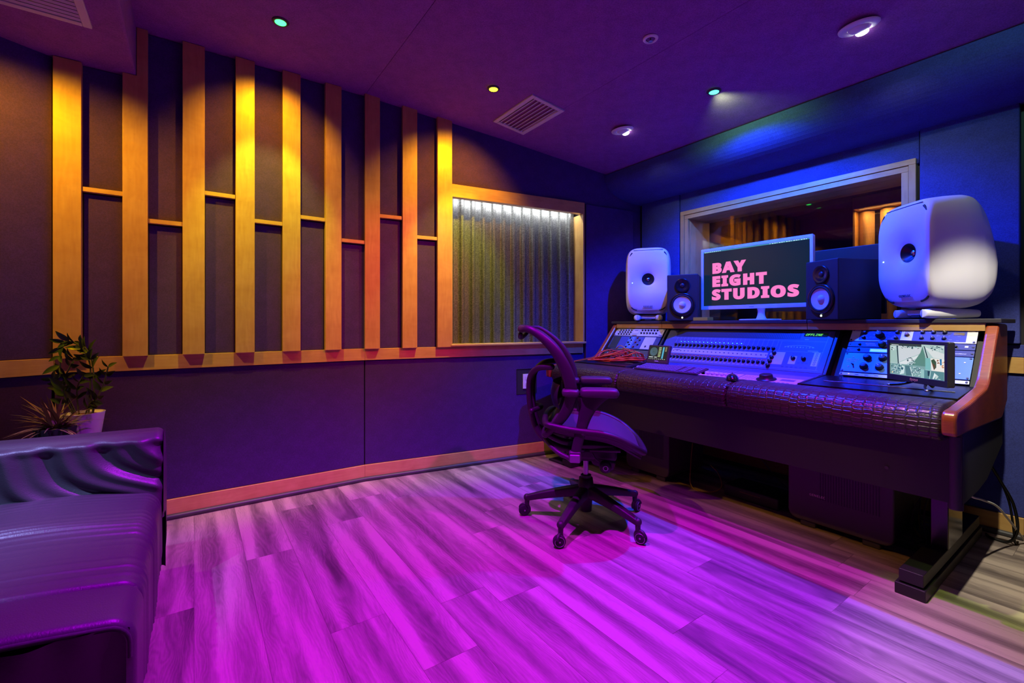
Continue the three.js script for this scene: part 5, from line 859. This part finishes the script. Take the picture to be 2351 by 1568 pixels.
// ================================================================ CEILING FITTINGS AND THEIR LIGHT
function lampLight(parent, b, i) {
  const l = new THREE.SpotLight(new THREE.Color(...b.c), b.cd, 0, b.a * Math.PI / 180, b.p, 2); l.name = 'beam';
  l.position.set(0, -0.03, 0); l.shadow.radius = b.r || 1; l.castShadow = true; parent.add(l);
  l.target.position.set(b.aim[0], -0.03 + b.aim[1], b.aim[2]); l.target.name = 'beam_aim'; parent.add(l.target);
}
for (const q of LAMPS) {
  const y = q.y || CEIL(q.at[1]);
  if (q.eye) {
    const o = thing('eyeball_light', q.label, 'ceiling light', [q.at[0], y - 0.002, q.at[1]]); o.rotation.x = 0.12;
    part('trim_ring', lathe([[0.045, 0.0], [0.047, -0.008], [0.062, -0.009], [0.078, -0.004], [0.08, 0.002]], 40), M.white, o);
    part('reflector_cup', lathe([[0.046, -0.004], [0.04, 0.02], [0.0, 0.028]], 32), mat(new THREE.Color().setRGB(0.4, 0.4, 0.42), 0.35, { side: THREE.DoubleSide }), o);
    const eye = part('eyeball', new THREE.SphereGeometry(0.042, 28, 16, 0, Math.PI * 2, Math.PI / 2, Math.PI / 2).scale(1, 0.5, 1), M.white, o, [0, -0.002, 0]);
    part('bulb', new THREE.SphereGeometry(0.026, 20, 12).scale(1, 0.5, 0.8), glow(q.lens, q.k), o, [0.004, -0.018, -0.024]);
    q.beams.forEach((b, i) => lampLight(o, b, i));
  } else {
    const o = thing('downlight', q.label, 'ceiling light', [q.at[0], y - 0.001, q.at[1]]);
    part('trim_ring', lathe([[0.026, 0.0], [0.027, -0.006], [0.034, -0.007], [0.04, -0.002], [0.04, 0.002]], 32), M.graphite, o);
    part('lens', cy(0.0265, 0.0265, 0.004, [0, -0.004, 0], 24), glow(q.lens, q.k), o);
    q.beams.forEach((b, i) => lampLight(o, b, i));
  }
}
{ // fire sprinkler
  const y = CEIL(-1.88) - 0.002, s = thing('fire_sprinkler', 'round white ceiling sprinkler with a dark centre', 'sprinkler', [-1.465, y, -1.88]);
  part('escutcheon', lathe([[0.022, 0.006], [0.023, -0.004], [0.034, -0.005], [0.038, 0.0], [0.038, 0.002]], 32), M.white, s); part('cup', lathe([[0.023, -0.002], [0.02, 0.01], [0, 0.012]], 24), mat(0x101014, 0.5, { side: THREE.DoubleSide }), s); part('deflector', lathe([[0, -0.014], [0.011, -0.014], [0.012, -0.011], [0.003, -0.009], [0.003, 0.004], [0, 0.004]], 16), M.alu, s);
}
function vent(name, label, cx, y, cz, wx, wz, n, along, tilt, frameM, slatM, rough, wid) {
  const v = thing(name, label, 'air vent', [cx, y, cz]); v.rotation.x = tilt; const f = 0.03;
  for (const [a, b, c, d] of [[-wx / 2, wx / 2, -wz / 2, -wz / 2 + f], [-wx / 2, wx / 2, wz / 2 - f, wz / 2], [-wx / 2, -wx / 2 + f, -wz / 2 + f, wz / 2 - f], [wx / 2 - f, wx / 2, -wz / 2 + f, wz / 2 - f]]) part('frame_rail', bx(a, b, -0.014, 0.0, c, d, 0.003), frameM, v);
  part('backing', bx(-wx / 2 + f, wx / 2 - f, -0.002, 0.0, -wz / 2 + f, wz / 2 - f, 0), M.black, v);
  const L = (along === 'x' ? wz : wx) - 2 * f;
  for (let i = 0; i < n; i++) { const q = -L / 2 + (i + 0.5) * L / n, g = along === 'x' ? bx(-wx / 2 + f, wx / 2 - f, -0.0012, 0.0012, -L / n * wid, L / n * wid, 0).rotateX(rough) : bx(-L / n * wid, L / n * wid, -0.0012, 0.0012, -wz / 2 + f, wz / 2 - f, 0).rotateZ(rough); part('louvre', g, slatM, v, along === 'x' ? [0, -0.009, q] : [q, -0.009, 0]); }
}
M.vent = mat(new THREE.Color().setRGB(0.62, 0.60, 0.58), 0.6);
vent('ceiling_vent', 'white louvred ceiling vent beside the yellow downlight', -2.49, CEIL(-1.88) + 0.004, -1.88, 0.46, 0.27, 7, 'x', -0.11, M.vent, M.vent, 0.55, 0.38);
vent('soffit_vent', 'wide pale return air grille in the dropped soffit', -2.25, 2.341, 0.63, 0.8, 0.54, 26, 'z', 0, M.vent, M.vent, 0.35, 0.25);

// ================================================================ WALL SOCKET, STAND, CABLES
{
  const o = thing('wall_socket', 'recessed black socket box with a white plate, low on the wall behind the chair', 'socket', [0, 0, 0]);
  o.position.copy(wallLF.position); o.rotation.y = wallLF.rotation.y; o.translateX(1.235); o.translateY(0.6); o.translateZ(-0.012);
  for (const [a, b, c, d] of [[-0.09, 0.09, 0.095, 0.1], [-0.09, 0.09, -0.1, -0.095], [-0.09, -0.085, -0.095, 0.095], [0.085, 0.09, -0.095, 0.095]]) part('box_rim', bx(a, b, c, d, -0.004, 0.004, 0.0008), M.black, o);
  part('box_back', bx(-0.085, 0.085, -0.095, 0.095, -0.004, 0.001, 0), M.blackPanel, o);
  part('plate', bx(-0.035, 0.035, -0.058, 0.058, 0.001, 0.007, 0.002), M.white, o);
  for (const y of [-0.024, 0.024]) part('outlet', bx(-0.016, 0.016, y - 0.014, y + 0.014, 0.007, 0.0085, 0.0006), mat(0xd8d8d0, 0.5), o);
}
{
  const s = thing('equipment_stand', 'short black stand with a flat base by the left desk foot', 'stand', [-2.62, 0, -2.33]);
  part('base_plate', bx(-0.09, 0.09, 0, 0.014, -0.08, 0.08, 0.003), M.blackPanel, s); part('column', bx(-0.03, 0.03, 0.014, 0.09, -0.03, 0.03, 0.004), M.blackGloss, s); part('flange', bx(-0.085, 0.085, 0.09, 0.11, -0.075, 0.075, 0.006), M.blackGloss, s); part('box', bx(-0.065, 0.065, 0.11, 0.36, -0.06, 0.06, 0.004), M.blackPanel, s);
}
const wire = (name, label, pts, r, m, group) => { const o = new THREE.Mesh(tb(pts, r, 70, 7), m); o.name = numbered(name); scene.add(o); tag(o, label, 'cable', group); };
const wBlack = mat(0x0c0c0c, 0.5), wWhite = mat(0xd8d4cc, 0.5), wGrey = mat(0x4a4644, 0.5), wYel = mat(0x9a8a30, 0.5);
wire('white_cable', 'white cable running from the desk end along the front baseboard', [[-0.46, 0.39, -2.58], [-0.447, 0.34, -2.64], [-0.43, 0.30, -2.76], [-0.412, 0.24, -2.93], [-0.395, 0.15, -3.08], [-0.375, 0.06, -3.2], [-0.365, 0.02, -3.25]], 0.0045, wWhite);
wire('black_cable', 'black power cable hanging from the desk end to the floor', [[-0.46, 0.45, -2.98], [-0.42, 0.33, -3.06], [-0.385, 0.2, -3.14], [-0.38, 0.07, -3.17], [-0.41, 0.012, -3.18], [-0.47, 0.006, -3.2], [-0.49, 0.006, -3.235]], 0.006, wBlack, 'black cables at the desk end');
wire('black_cable', 'thin black cable hanging against the front baseboard beside the desk end', [[-0.463, 0.46, -2.96], [-0.43, 0.36, -3.05], [-0.40, 0.22, -3.13], [-0.39, 0.1, -3.16], [-0.388, 0.008, -3.2], [-0.385, 0.006, -3.24]], 0.0045, wBlack, 'black cables at the desk end');
for (let i = 0; i < 7; i++) { const x = -0.69 + rr(-0.04, 0.06), z = -2.95 + rr(-0.08, 0.1); wire('floor_cable', 'thin cable in the tangle between the subwoofer and the right desk leg', [[x, 0.5, z], [x + rr(-0.03, 0.03), 0.3, z], [x + rr(-0.05, 0.03), 0.1 + rr(0, 0.08), z + 0.05], [x + rr(-0.02, 0.07), 0.01, z + 0.1], [x + 0.06, 0.006, z + 0.02], [x + rr(-0.04, 0.05), 0.03, z - 0.08], [x + 0.05, 0.006, z - 0.12]], 0.0035, i % 3 === 1 ? wYel : wGrey, 'cable tangle by the right desk leg'); }
wire('looped_cable', 'thin yellow cable looped beside the subwoofer behind the chair', [[-1.80, 0.25, -2.75], [-1.78, 0.12, -2.7], [-1.72, 0.01, -2.62], [-1.62, 0.006, -2.6], [-1.56, 0.03, -2.68], [-1.62, 0.09, -2.76], [-1.7, 0.12, -2.8]], 0.0032, wYel);
wire('slack_cable', 'long thin cable lying under the middle of the desk', [[-1.55, 0.4, -2.9], [-1.45, 0.2, -2.95], [-1.3, 0.06, -2.95], [-1.15, 0.01, -2.9], [-1.14, 0.008, -3.0]], 0.003, wGrey);
{
  const p = thing('floor_power_box', 'flat black power box on the floor under the middle of the desk', 'power box', [-1.38, 0, -2.78]);
  part('case', bx(-0.16, 0.16, 0, 0.07, -0.1, 0.1, 0.01, 2), M.black, p); part('status_strip', bx(-0.06, 0.06, 0.045, 0.05, 0.0995, 0.1015, 0), mat(0x6a4438, 0.5), p);
}

// ---------------------------------------------------------------- finish
scene.traverse((o) => { if (o.isMesh) { o.castShadow = true; o.receiveShadow = true; } if (o.isLight && !o.isRectAreaLight) o.castShadow = true; });
renderer.render(scene, camera);
